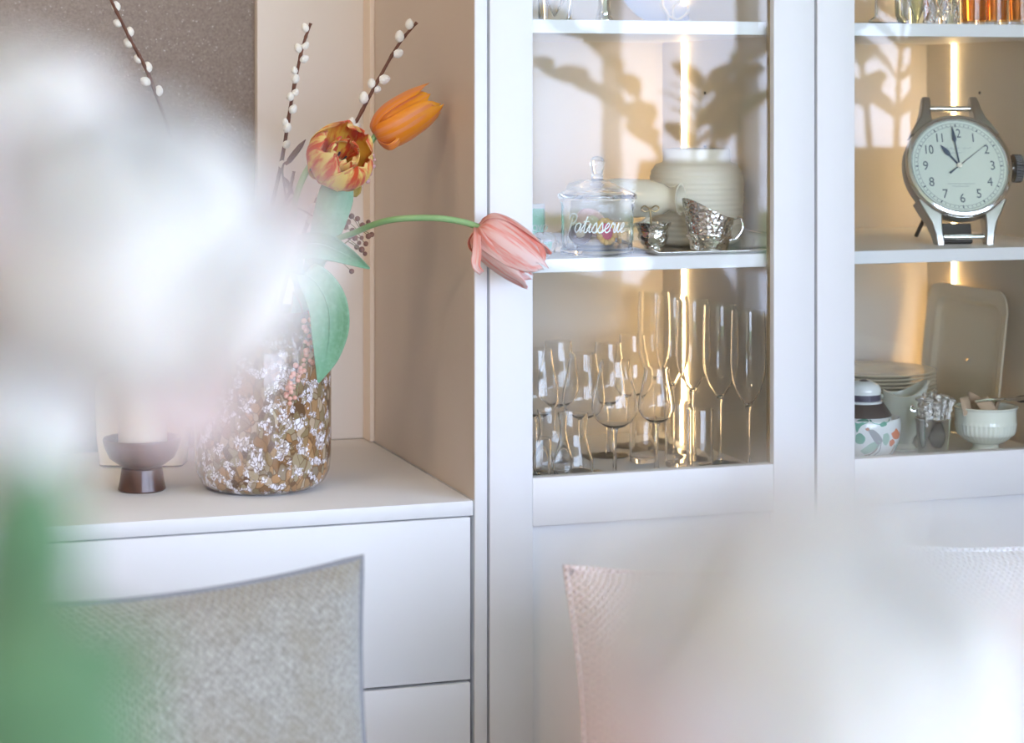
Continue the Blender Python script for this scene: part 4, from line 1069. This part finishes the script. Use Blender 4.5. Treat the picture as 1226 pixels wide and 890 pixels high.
def painted(name, col, shapes, strokes=(), wid=.0006):
    m = mat('glaze_' + name, col, .25, coat=.3); g = G()
    def P(x, z, o=.0004):
        r_ = jr_(z) + o; a = thc + max(-1.5, min(1.5, math.asin(max(-.99, min(.99, x / jr_(z))))))
        return gj + Vector((r_ * math.cos(a), r_ * math.sin(a), z))
    for poly in shapes:
        pts = [(q.x, q.y) for q in crom([(a, b, 0) for a, b in poly] + [(poly[0][0], poly[0][1], 0)], len(poly) * 3)]
        cx_ = sum(a for a, b in pts) / len(pts); cz_ = sum(b for a, b in pts) / len(pts)
        rows = [[P(cx_ + (a - cx_) * f, cz_ + (b - cz_) * f) for a, b in pts] for f in (.02, .5, 1)]
        g.grid(rows)
    for L in textstrokes(strokes, wid): g.grid([[P(q.x, q.y, .0005) for q in pr_] for pr_ in L])
    return g.build(name, m, gt, smooth=False)
u = 1 / sg
Z = lambda py: zg(py); X = lambda px: (px - 1034) * u
painted('painted_leaves', (.16, .44, .32), [[(X(1024), Z(500)), (X(1034), Z(497)), (X(1040), Z(499)), (X(1031), Z(504)), (X(1026), Z(512))], [(X(1052), Z(502)), (X(1058), Z(499)), (X(1061), Z(503)), (X(1055), Z(505))],
    [(X(1025), Z(515)), (X(1030), Z(512)), (X(1036), Z(518)), (X(1033), Z(525)), (X(1025), Z(524))]], [[(X(1041), Z(498)), (X(1047), Z(501)), (X(1055), Z(502)), (X(1064), Z(499))]])
painted('painted_pale_leaves', (.42, .60, .50), [[(X(1057), Z(514)), (X(1062), Z(513)), (X(1064), Z(520)), (X(1060), Z(528)), (X(1056), Z(523))], [(X(1030), Z(534)), (X(1043), Z(524)), (X(1053), Z(522)), (X(1050), Z(531)), (X(1036), Z(538))], [(X(1071), Z(530)), (X(1074), Z(529)), (X(1073), Z(540)), (X(1070), Z(538))]])
painted('painted_bird', (.40, .40, .42), [[(X(1039), Z(509)), (X(1045), Z(508)), (X(1052), Z(514)), (X(1056), Z(522)), (X(1050), Z(526)), (X(1044), Z(518))]], [[(X(1052), Z(524)), (X(1048), Z(532)), (X(1040), Z(540))], [(X(1054), Z(524)), (X(1052), Z(534)), (X(1042), Z(543))]])
painted('painted_bird_head', (.55, .25, .16), [[(X(1035.5), Z(507)), (X(1039), Z(505.5)), (X(1041), Z(508)), (X(1038), Z(509.5))]])
painted('painted_flower', (.80, .26, .12), [[(X(1066), Z(514)), (X(1070), Z(511)), (X(1071.5), Z(508.5)), (X(1074), Z(512)), (X(1076), Z(517)), (X(1074), Z(522)), (X(1069), Z(521))], [(X(1064), Z(523)), (X(1068), Z(521)), (X(1070), Z(526)), (X(1066), Z(530)), (X(1064), Z(528))]])
painted('painted_branch', (.40, .32, .22), [], [[(X(1026), Z(548)), (X(1034), Z(541)), (X(1044), Z(537)), (X(1050), Z(531))], [(X(1060), Z(544)), (X(1066), Z(538)), (X(1070), Z(529))]])

# stack of cream plates
ps = onfl(1050, .375); spp = ppm(1050, .375); PR = 70 / spp
ztop = CAMZ - (441 - HZ) / spp - ZF
ORD = ['topmost', 'second', 'third', 'fourth', 'fifth', 'sixth', 'seventh', 'eighth', 'ninth', 'tenth', 'eleventh', 'twelfth', 'thirteenth', 'fourteenth', 'fifteenth', 'sixteenth', 'seventeenth', 'eighteenth']
NPL = int((ztop - .012) / .0052); step = (ztop - .0125) / (NPL - 1)
p0 = None
for k in range(NPL):
    o = local('plate', '%s cream plate from the top of the stack behind the ginger jar' % ORD[NPL - 1 - k] if k < NPL - 1 else 'topmost cream plate of the stack behind the ginger jar', 'plate', ps + Vector((random.uniform(-.0006, .0006), random.uniform(-.0006, .0006), k * step)), group='stack of cream plates')
    if p0 is None:
        g = G(); g.lathe([(.0008, 0), (PR * .55, 0), (PR * .6, .001), (PR * .70, .0045), (PR * .985, .0105), (PR, .0118), (PR * .98, .0125), (PR * .68, .0068), (PR * .58, .0032), (.0008, .0030)], 48)
        p0 = g.build('dish', M_cer, o)
    else:
        c = p0.copy(); C.objects.link(c); c.parent = o
# mint white jug
jp2 = onfl(1081, .215); sj2 = ppm(1081, .215)
mj = thing('milk_jug', 'pale mint milk jug with a wide curved lip behind the ginger jar', 'jug', jp2)
zj2 = lambda py: CAMZ - (py - HZ) / sj2 - ZF
jh = zj2(473); prof = [(.0008, 0), (15 / sj2, 0), (16 / sj2, .003), (11 / sj2, .010), (13 / sj2, .018), (20 / sj2, jh * .35), (25 / sj2, jh * .58), (25.5 / sj2, jh * .75), (23.5 / sj2, jh * .90), (24.5 / sj2, jh)]
inn = [(r - .003, z) for r, z in prof[:2:-1] if z > .02] + [(.0008, .022)]
rows = []
for i in range(65):
    a = 2 * math.pi * i / 64; ls = .5 + .5 * math.cos(a); rw = []
    for r, z in prof + inn:
        f = max(0, (z / jh - .62) / .38) ** 1.6
        zz = z + f * (.013 * ls ** 3 + .009 * math.cos(2 * a) * .5 + .004); rr = r * (1 + f * (.30 * ls ** 4 + .02))
        rw.append(jp2 + Vector((rr * math.cos(a - .25), rr * math.sin(a - .25), zz)))
    rows.append(rw)
g = G(); g.grid(rows); g.build('body', M_cerp, mj, ang=50)
g = G(); g.tube(crom([jp2 + Vector((-.024, .008, jh * .95)), jp2 + Vector((-.043, .015, jh * 1.0)), jp2 + Vector((-.046, .016, jh * .7)), jp2 + Vector((-.024, .008, jh * .42))], 18), .0035, 8); g.build('handle', M_cerp, mj)
# silver beaker with fancy forks
bk = onfl(1117, .105); sbk = ppm(1117, .105); zb_ = lambda py: CAMZ - (py - HZ) / sbk - ZF
bt = thing('silver_beaker', 'smooth silver beaker full of ornate little forks', 'beaker', bk)
bh = zb_(500)
g = G(); g.lathe(wall2([(16.5 / sbk, 0), (17 / sbk, .002), (19.5 / sbk, bh * .6), (21 / sbk, bh - .003), (22 / sbk, bh - .0015), (22 / sbk, bh)], .0016, .004), 48, bk); g.build('body', M_sil, bt)
M_silo = mat('ornate_silver', (.86, .84, .80), .32, 1)
n = N(M_silo); n.bump(n.noise(n.coord(), 420, 2), .9, .003)
r = random.Random(4)
tops = [(1101, 474, .10), (1106, 470, .115), (1111, 476, .09), (1115, 468, .12), (1119, 466, .10), (1123, 472, .09), (1127, 471, .115), (1131, 472, .10), (1135, 473, .12), (1140, 476, .10), (1108, 482, .085), (1122, 480, .083)]
tops.sort()
for k, (px, py, Y) in enumerate(tops):
    tp = at(px, py, Y); b = bk + Vector(((tp.x - bk.x) * .15, (tp.y - bk.y) * .3, .006)); d = (tp - b); L = d.length; M = orient(d, r.uniform(0, 3))
    o = thing('cake_fork', '%s ornate cake fork handle from the left in the silver beaker' % (['leftmost'] + ORD[1:])[k], 'fork', b, 'cake forks in the silver beaker')
    g = G(); pf = []
    for j in range(19):
        u = j / 18; pf.append((.0021 + .0024 * abs(math.sin(u * 19 + k)) + (.0022 if u > .86 else 0) * math.sin((u - .86) / .14 * 3.1) if u < .999 else .0006, L * (.42 + .58 * u)))
    g.lathe([(.0006, L * .42)] + pf, 10, b, M @ Matrix.Diagonal((1.25, .7, 1))); g.build('handle', M_silo, o)
    g = G(); g.tube([b + d * .22, b + d * .43], .0013, 6)
    for s_ in (-1, 0, 1): g.tube([b + d * .22, b + d * .20 + M @ Vector((s_ * .003, 0, 0)), b + d * .0 + M @ Vector((s_ * .003, 0, 0))], .0008, 5)
    g.build('tines', M_sil, o)
o = thing('sugar_spoon', 'spoon with a spiral curled handle hooked on the left of the beaker', 'spoon', bk + Vector((-.012, 0, .006)))
c_ = at(1093.5, 488, .10); pts = [c_ + RV * (math.cos(a) * (.0012 + .00085 * a)) + UP * (math.sin(a) * (.0012 + .00085 * a)) for a in [k * .45 for k in range(15)]][::-1]
g = G(); g.tube(crom([bk + Vector((-.004, 0, .008)), bk + Vector((-.016, -.002, bh * .8)), at(1099, 497, .10)] + pts[1:], 60), .0011, 6); g.build('handle', M_sil, o)
g = G(); g.ball(bk + Vector((-.002, 0, .009)), .006, (1, .6, .5), 12, 6); g.build('scoop', M_sil, o)
# footed fluted bowl with sugar packets and tongs
fb = onfl(1180, .135); sf = ppm(1180, .135); zb2 = lambda py: CAMZ - (py - HZ) / sf - ZF
fo = thing('footed_bowl', 'pale mint footed bowl with a fluted body, holding sugar packets', 'bowl', fb)
hb = zb2(486); k_ = 38.5 / sf
foot = [(.0008, 0), (k_ * .55, 0), (k_ * .54, .003), (k_ * .42, .010), (k_ * .40, .015), (k_ * .44, .0175)]
zl, zu = .019, hb * .66
fprof = foot + [(k_ * .58, .0195), (k_ * .76, .027), (k_ * .88, hb * .46), (k_ * .93, zu - .001), (k_ * .945, zu + .0005), (k_ * .945, hb * .93), (k_ * .99, hb - .002), (k_ * 1.0, hb - .0005), (k_ * .98, hb)]
g = G(); g.lathe(wall2([(q.x, q.y) for q in crom([(a, b, 0) for a, b in fprof[1:]], 60)], .003, .018), 160, fb, rmod=lambda r_, z, a: r_ + (.0011 * abs(math.sin(a * 20)) * min(1, (z - zl) / .006) if zl < z < zu and r_ > k_ * .45 else 0)); g.build('body', M_cerp, fo, ang=80)
M_pap = mat('brown_sugar_packet', (.50, .36, .24), .7)
for k, (px, py, Y, rz, rx) in enumerate(((1156, 484, .125, .5, -.25), (1166, 480, .150, -.7, .3), (1181, 486, .115, .2, -.5), (1193, 484, .150, 1.0, .3), (1172, 488, .135, -.2, 1.1))):
    p = at(px, py, Y); lab = ['left sugar packet sticking up in the fluted bowl', 'tallest sugar packet at the back of the fluted bowl', 'front middle sugar packet in the fluted bowl', 'sugar packet at the right under the tongs', 'sugar packet lying low in the middle of the bowl'][k]
    o = local('sugar_packet', lab, 'packet', p, (rx, .5 * math.sin(k * 2.1), rz), 'sugar packets in the bowl')
    g = G(); g.grid(sachet(.0115, .026, .004)); g.v = [v - Vector((0, 0, .016)) for v in g.v]; g.build('paper', M_pap, o)
o = thing('sugar_tongs', 'silver sugar tongs laid across the fluted bowl, handle to the right', 'tongs', at(1190, 478, .125))
for s_ in (-1, 1):
    g = G(); g.tube(crom([at(1168, 481, .125 + s_ * .006), at(1185, 479, .125 + s_ * .012), at(1212, 478.5, .122 + s_ * .012), at(1230, 477, .12 + s_ * .007), at(1245, 477, .12)], 30), [.0020 + .0016 * (i / 30) for i in range(31)], 8); g.build('arm', M_sil, o)
g = G(); g.ball(at(1226, 478, .12), .009, (1.6, 1.1, .6), 14, 8); g.build('grip', M_steeld, o)
# large cream serving platter leaning on the right panel
PY0, PY1 = .213, .452; ph = .226; pcx = B1 - .050
pt = local('serving_platter', 'large rounded-rectangular cream serving platter leaning on the right panel', 'platter', (B1 - .046, (PY0 + PY1) / 2, ZF), (0, math.radians(6.5), 0))
def rrect(W, H, rad, off, nseg=8):
    out = []
    for cx_, cz_, a0 in ((W - rad, H - rad, 0), (-W + rad, H - rad, 90), (-W + rad, -H + rad, 180), (W - rad, -H + rad, 270)):
        for k in range(nseg + 1):
            a = math.radians(a0 + 90 * k / nseg); out.append((cx_ + rad * math.cos(a), cz_ + rad * math.sin(a)))
    return [Vector((off, x, z + ph / 2 + .001)) for x, z in out]
W_, H_ = (PY1 - PY0) / 2, ph / 2
rings = [(.001, .001, .012, 1), (W_ * .55, H_ * .55, .02, .0115), (W_ * .74, H_ * .74, .022, .0115), (W_ * .77, H_ * .77, .024, .0095), (W_ * .80, H_ * .80, .026, .005), (W_ * .83, H_ * .83, .028, .0036), (W_ * .855, H_ * .855, .028, .0044), (W_ * .88, H_ * .88, .029, .0030), (W_ * .97, H_ * .97, .032, .0005), (W_, H_, .034, 0), (W_, H_, .034, .003), (W_ * .85, H_ * .85, .028, .0075), (W_ * .78, H_ * .78, .024, .0145), (W_ * .3, H_ * .3, .01, .0145)]
rows = []
for i, (a, b, rd, off) in enumerate(rings):
    if i == 0: a, b, rd, off = W_ * .02, H_ * .02, .0005, .0115
    rw = rrect(a, b, min(rd, a, b), off); rows.append(rw + [rw[0]])
M_plat = mat('ivory_glaze', (.84, .74, .54), .3, coat=.3)
g = G(); g.grid(rows); g.build('dish', M_plat, pt, ang=50)

# ------------------------------------------------------------------ plants on the sideboard (seen mirrored in the glass doors)
M_pleaf = mat('zz_leaf_green', (.075, .14, .045), .3, coat=.2)
M_pstem = mat('zz_stem', (.10, .16, .06), .4)
M_soil = mat('potting_soil', (.03, .02, .015), .9)
M_potd = mat('dark_terracotta_pot', (.10, .06, .04), .6)
M_pott = mat('woven_tan_pot', (.16, .11, .07), .7)
n = N(M_pott); vv = n.new('ShaderNodeTexVoronoi'); vv.inputs['Scale'].default_value = 60; n.link(n.coord(), vv.inputs['Vector']); n.bump(vv.outputs['Distance'], .8, .004)
_lf = None
def plant(label, pos, pot_r, pot_h, mpot, stems, seed):
    global _lf
    r = random.Random(seed)
    t = local('potted_plant', label, 'plant', pos, (0, 0, 0))
    g = G(); g.lathe([(.001, 0), (pot_r * .62, 0), (pot_r * .86, pot_h * .16), (pot_r, pot_h * .45), (pot_r * .98, pot_h * .75), (pot_r * .88, pot_h), (pot_r * .83, pot_h), (pot_r * .9, pot_h * .75), (pot_r * .5, pot_h * .1), (.001, pot_h * .08)], 40); g.build('pot', mpot, t)
    g = G(); g.lathe([(.001, pot_h * .84), (pot_r * .87, pot_h * .83), (pot_r * .87, pot_h * .80), (.001, pot_h * .80)], 32); g.build('soil', M_soil, t)
    for (az, lean, L) in stems:
        dx, dy = math.cos(az), math.sin(az); b = Vector((dx * pot_r * .3, dy * pot_r * .3, pot_h * .8))
        pts = crom([b, b + Vector((dx * lean * .25, dy * lean * .25, L * .5)), b + Vector((dx * lean * .65, dy * lean * .65, L * .85)), b + Vector((dx * lean, dy * lean, L))], 24)
        g = G(); g.tube(pts, [.008 - .005 * i / 24 for i in range(25)], 8); g.build('stem', M_pstem, t)
        for k in range(5, 25, 3):
            for sd in (-1, 1):
                p = pts[k]; tg = (pts[min(24, k + 1)] - pts[k - 1]).normalized()
                side = tg.cross(Vector((-dy, dx, 0)).cross(tg) if r.random() < .5 else Vector((dx, dy, .2))).normalized() * sd
                d = (tg * .65 + side * .9 + Vector((r.uniform(-.2, .2), r.uniform(-.2, .2), r.uniform(-.1, .25)))).normalized()
                if _lf is None:
                    g = G(); g.grid(leafsheet([(0, 0, 0), (0, .004, .03), (0, .003, .06), (0, -.004, .09)], [(0, .003), (.3, .018), (.6, .023), (.85, .014), (1, .001)], (1, 0, 0), .15, 7, 5))
                    o = g.build('leaf', M_pleaf, t, solid=.0012); _lf = o
                else:
                    o = _lf.copy(); C.objects.link(o); o.parent = t
                s_ = r.uniform(1.25, 1.75); o.location = p; o.rotation_mode = 'QUATERNION'
                o.rotation_quaternion = (orient(d, r.uniform(-.6, .6))).to_quaternion(); o.scale = (s_, s_, s_)
SBZ = .8202
def mir(px, py):
    """where the sight line through a pixel, mirrored in the door glass, meets the sideboard top"""
    t_ = (px - PCX) / FPX; k = (CAMZ - SBZ) * FPX / (py - HZ); y = k * (CS - SN * t_)
    return Vector((k * (SN + CS * t_), -(y + CAMY) + .022, SBZ))
P1 = mir(822, 316); P1.x = max(P1.x, SX0 + .155)
plant('dark green plant in a big dark pot on the sideboard, mirrored in the first door', P1, .155, .30, M_potd, [(.32, .42, .56), (.15, .26, .46), (.55, .44, .36), (3.46, .38, .48), (3.25, .38, .32), (1.6, .10, .30)], 3)
P2 = mir(1066, 388); P2.x = max(P2.x, SX0 + .13)
plant('leafy plant in a woven tan pot at the near end of the sideboard', P2, .130, .38, M_pott, [(.32, .22, .40), (3.3, .10, .50), (.6, .32, .34), (1.8, .12, .44)], 8)
print('P1', P1, 'P2', P2)

# ------------------------------------------------------------------ bench, cushions
M_bench = mat('beige_bench_fabric', (.50, .45, .38), .9)
BY = -.60
bn = thing('bench', 'low beige upholstered bench under the cushions', 'bench', (.85, BY, 0))
g = G(); g.box(-.15, 1.75, BY - .32, BY + .16, .34, .44, .02, 3); g.build('seat', M_bench, bn)
g = G(); g.box(-.15, 1.75, BY + .165, BY + .225, .34, .55, .015, 3); g.build('backrest', M_bench, bn)
for x in (-.08, 1.68):
    for y in (BY - .27, BY + .19): g = G(); g.box(x - .02, x + .02, y - .02, y + .02, 0, .339, .002); g.build('leg', M_wood, bn)
def weave(name, c1, c2, c3, big=1.0):
    m = mat(name, c1, .95, sheen=.4); n = N(m); co = n.coord()
    f = n.noise(co, 14, 3, .6); f2 = n.noise(co, 240, 2, .6)
    w1 = n.new('ShaderNodeTexWave'); w1.inputs['Scale'].default_value = 60; w1.inputs['Distortion'].default_value = 1.5; n.link(n.coord('Object', (1, 1, 1), (0, .78, 0)), w1.inputs['Vector'])
    w2 = n.new('ShaderNodeTexWave'); w2.inputs['Scale'].default_value = 60; w2.inputs['Distortion'].default_value = 1.5; n.link(n.coord('Object', (1, 1, 1), (0, -.78, 0)), w2.inputs['Vector'])
    ww = n.math('MULTIPLY', w1.outputs['Fac'], w2.outputs['Fac'])
    c = n.mix(n.ramp(f2, [(.35, (0, 0, 0)), (.65, (1, 1, 1))]), c1, c2); c = n.mix(n.ramp(f, [(.45, (0, 0, 0)), (.7, (.6, .6, .6))]), c, c3)
    c = n.mix(n.math('MULTIPLY', ww, .5), c, tuple(x * .55 for x in c1))
    n.col(c); n.bump(ww, .6, .004); return m
M_wgrey = weave('grey_woven_wool', (.24, .225, .19), (.43, .41, .36), (.26, .22, .15))
M_wpink = weave('dusty_rose_woven_wool', (.54, .40, .35), (.72, .60, .56), (.52, .36, .31))
M_wlight = weave('light_grey_woven_wool', (.66, .67, .68), (.80, .81, .82), (.62, .62, .62))
M_pipe = mat('dark_cushion_seam', (.22, .22, .23), .9)
def cushion(label, S, ctr, rot, m, mp, seed):
    o = local('cushion', label, 'cushion', ctr, rot, 'cushions on the bench')
    r = random.Random(seed); Nn = 28
    def edge(u, v):                                   # concave sides, pointed corners
        a, b = 2 * u - 1, 2 * v - 1
        x = a * (1 - .075 * (1 - b * b)); z = b * (1 - .075 * (1 - a * a)); return x * S / 2, z * S / 2
    def th(u, v):
        a, b = 2 * u - 1, 2 * v - 1
        return .075 * (max(0, 1 - a ** 2) * max(0, 1 - b ** 2)) ** .42
    for sgn in (-1, 1):
        g = G(); rows = []
        for i in range(Nn + 1):
            rw = []
            for j in range(Nn + 1):
                u, v = j / Nn, i / Nn; x, z = edge(u, v)
                rw.append(Vector((x, sgn * (th(u, v) * (1 + .08 * math.sin(u * 9 + seed) * math.sin(v * 7))), z)))
            rows.append(rw)
        g.grid(rows); ob = g.build('cover', m, o, ang=180)
    per = [(k / 20, 0) for k in range(20)] + [(1, k / 20) for k in range(20)] + [(1 - k / 20, 1) for k in range(20)] + [(0, 1 - k / 20) for k in range(21)]
    g = G(); pts = [Vector((edge(a, b)[0], 0, edge(a, b)[1])) for a, b in per]; g.tube(pts, .0035, 6); g.build('seam', mp, o)
def lean(label, px_r_or_l, side, S, Y, tilt, m, mp, seed, roll=0.0, yaw=0.0):
    e = at(px_r_or_l, 700, Y); c = Vector((e.x - side * S / 2 * math.cos(yaw), Y, .443 + S / 2 * math.cos(math.radians(tilt)) + abs(math.sin(roll)) * S * .45))
    cushion(label, S, c, (math.radians(tilt), roll, yaw), m, mp, seed)
lean('grey woven cushion with a dark seam in front of the drawers', 460, 1, .405, -.575, -10, M_wgrey, M_pipe, 1, math.radians(-1.5), .10)
lean('dusty rose woven cushion in front of the first glass cabinet', 684, -1, .385, -.575, -10, M_wpink, M_wpink, 2, math.radians(1.5), .0)
lean('light grey woven cushion at the right end of the bench', 1085, -1, .385, -.545, -11, M_wlight, M_wlight, 3, 0, .0)

# ------------------------------------------------------------------ table with the near bouquet
tb = thing('dining_table', 'oak dining table carrying the near bouquet', 'table', (.3, -2.3, 0))
M_oak = mat('oak_table', (.46, .34, .22), .45)
n = N(M_oak); n.col(n.mix(n.noise(n.coord('Object', (2, 20, 2)), 4, 4), (.38, .27, .17), (.52, .39, .26)))
g = G(); g.box(-.6, 1.3, -2.62, -1.75, .715, .75, .004, 2); g.build('tabletop', M_oak, tb)
for x in (-.52, 1.22):
    for y in (-2.54, -1.83): g = G(); g.box(x - .03, x + .03, y - .03, y + .03, 0, .7145, .003); g.build('leg', M_oak, tb)
def dn(px, py, d): return dp(px, py, d * .85)
B1C = dn(160, 294, .52); B2C = dn(1010, 856, .36)
vt = Vector((.085, -2.275, .75))
M_vw = mat('white_glazed_vase', (.82, .82, .80), .25)
fv = thing('white_vase', 'white vase on the dining table holding the near white blooms', 'vase', vt)
g = G(); g.lathe(wall2([(.05, 0), (.055, .003), (.075, .08), (.080, .16), (.065, .24), (.055, .28), (.060, .30)], .004, .006), 40, vt); g.build('body', M_vw, fv)
M_bloom = mat('white_petal', (.85, .79, .74), .6, sss=.25, sheen=.2)
n = N(M_bloom); tcx = n.new('ShaderNodeTexCoord'); sx = n.new('ShaderNodeSeparateXYZ'); n.link(tcx.outputs['UV'], sx.inputs[0])
n.col(n.ramp(sx.outputs['Y'], [(0, (.86, .62, .54)), (.3, (.85, .74, .67)), (.6, (.85, .78, .72)), (1, (.85, .80, .74))]))
M_bloomp = mat('blush_petal', (.90, .80, .77), .6, sss=.25, sheen=.2)
n = N(M_bloomp); tcx = n.new('ShaderNodeTexCoord'); sx = n.new('ShaderNodeSeparateXYZ'); n.link(tcx.outputs['UV'], sx.inputs[0])
n.col(n.ramp(sx.outputs['Y'], [(0, (.84, .48, .40)), (.5, (.86, .66, .62)), (1, (.88, .80, .78))]))
M_lush = mat('fresh_leaf_green', (.10, .30, .09), .5, sheen=.2)
n = N(M_lush); n.col(n.mix(n.noise(n.coord('UV', (10, 1, 1)), 2, 3), (.07, .19, .09), (.17, .30, .14)))
for m_ in (M_bloom, M_bloomp): translucent(m_, .4)
translucent(M_lush, .12)
def bloom(label, c, axis, R, seed, layers, stem_pts, blush=()):
    t = thing('white_bloom', label, 'flower', vt + Vector((0, 0, .02)), 'near blooms in the white vase')
    r = random.Random(seed); M = orient(axis, r.uniform(0, 6)); base = c - axis.normalized() * R * .75; idx = 0
    for (n_, L, rr, W, prof) in layers:
        for k in range(n_):
            g = G(); phi = k * 2 * math.pi / n_ + idx * .37 + r.uniform(-.15, .15)
            g.grid(petal(prof, L * R * r.uniform(.92, 1.06), rr * R, phi, W * R, M, base, .13, seed * 100 + idx, 9, 7, tip=.35, fringe=.02))
            g.build('petal', M_bloomp if idx in blush else M_bloom, t, solid=.0008, ang=180); idx += 1
    g = G(); g.tube(crom(stem_pts + [base, base + axis.normalized() * R * .15], 40), .0042, 8); g.build('stem', M_lush, t)
    return t
pf_in = [(0, 0, .1), (.2, .12, .75), (.5, .5, 1.0), (.8, .85, .75), (1, 1.0, .45)]
pf_core = [(0, 0, .1), (.2, .12, .75), (.5, .5, 1.0), (.8, .88, .62), (1, 1.0, .10)]
pf_mid = [(0, 0, .08), (.2, .10, .62), (.5, .42, 1.0), (.8, .80, 1.05), (1, 1.0, .95)]
pf_out = [(0, 0, .05), (.2, .06, .45), (.5, .28, .85), (.8, .55, 1.1), (1, .62, 1.28)]
LY = [(4, 1.35, .42, .5, pf_core), (5, 1.45, .62, .62, pf_core), (6, 1.45, .80, .74, pf_core), (7, 1.40, .92, .78, pf_in), (8, 1.25, 1.0, .72, pf_mid), (5, .95, 1.0, .6, pf_mid)]
ax1 = (-FW * .30 + UP * .8 + RV * .25)
bloom('big white double bloom close to us at the upper left', B1C, ax1, .0346, 5, LY, [vt + Vector((-.02, 0, .03)), vt + Vector((-.035, .02, .30)), dn(15, 760, .50), dn(22, 500, .52)], (24, 25, 28))
b3c = dn(28, 500, .50)
bloom('small white bud hanging below the big bloom at the left edge', b3c, (RV * .35 + UP * .5 - FW * .5), .0175, 6, LY[1:4], [vt + Vector((-.03, 0, .03)), vt + Vector((-.040, .01, .30)), dn(-10, 780, .48), dn(8, 600, .49)], (0, 2, 5))
bloom('white bloom at the upper left edge, above the big one', dn(12, 138, .54), (-FW * .2 + UP * .9 - RV * .2), .0205, 9, LY[1:5], [vt + Vector((-.03, .02, .03)), vt + Vector((-.040, .025, .30)), dn(-60, 760, .56), dn(-40, 380, .56)])
drp = bpy.data.objects['white_bloom']
for pts, wd in (([(165, 385), (205, 440), (240, 495), (268, 540)], .0125), ([(120, 380), (150, 420), (185, 460), (205, 490)], .009)):
    g = G(); g.grid(leafsheet([dn(a, b, .505) for a, b in pts], [(0, .005), (.4, wd), (.75, wd * .9), (1, .003)], RV * .8 + UP * .6, .3, 12, 7, .1)); g.build('petal', M_bloomp, drp, solid=.0008, ang=180)
ax2 = (-FW * .45 + UP * .8 + RV * .35)
bloom('big white double bloom very close to us at the lower right', B2C, ax2, .0362, 7, LY[:5], [vt + Vector((.02, 0, .03)), vt + Vector((.030, -.01, .30)), dn(820, 1330, .39), dn(960, 1140, .365)], (23, 24, 27, 28))
def near_leaf(label, pts, widths, side, seed):
    t = thing('bloom_leaf', label, 'leaf', vt + Vector((0, 0, .02)), 'green leaves of the near bouquet')
    g = G(); g.grid(leafsheet(pts, widths, side, .25, 20, 7, .12, seed)); g.build('blade', M_lush, t, solid=.001, ang=180)
vr = vt + Vector((-.04, .01, .31)); vb = vt + Vector((-.02, .0, .03))
near_leaf('upright blurred green leaf below the white bud at the left edge', [vb, vr, dn(10, 860, .47), dn(22, 720, .47), dn(38, 620, .47), dn(50, 545, .47)], [(0, .002), (.3, .005), (.6, .011), (.8, .0095), (1, .001)], RV, 1)
near_leaf('blurred green leaf reaching right across the grey cushion', [vb, vr + UP * .0, dn(20, 960, .44), dn(55, 860, .43), dn(110, 800, .43), dn(195, 775, .43)], [(0, .002), (.3, .006), (.55, .013), (.8, .010), (1, .001)], UP * .7 - RV * .5, 2)
near_leaf('broad blurred green leaf in the lower left corner', [vb, vr, dn(45, 1020, .42), dn(55, 900, .42), dn(40, 800, .42), dn(15, 720, .43)], [(0, .003), (.3, .008), (.6, .018), (.8, .012), (1, .001)], RV, 3)
near_leaf('blurred green leaf pointing right at the bottom left', [vb, vr + RV * .01, dn(60, 1020, .43), dn(95, 930, .43), dn(130, 890, .43), dn(170, 870, .43)], [(0, .003), (.3, .008), (.6, .014), (.8, .011), (1, .001)], RV * .6 + UP * .6, 4)
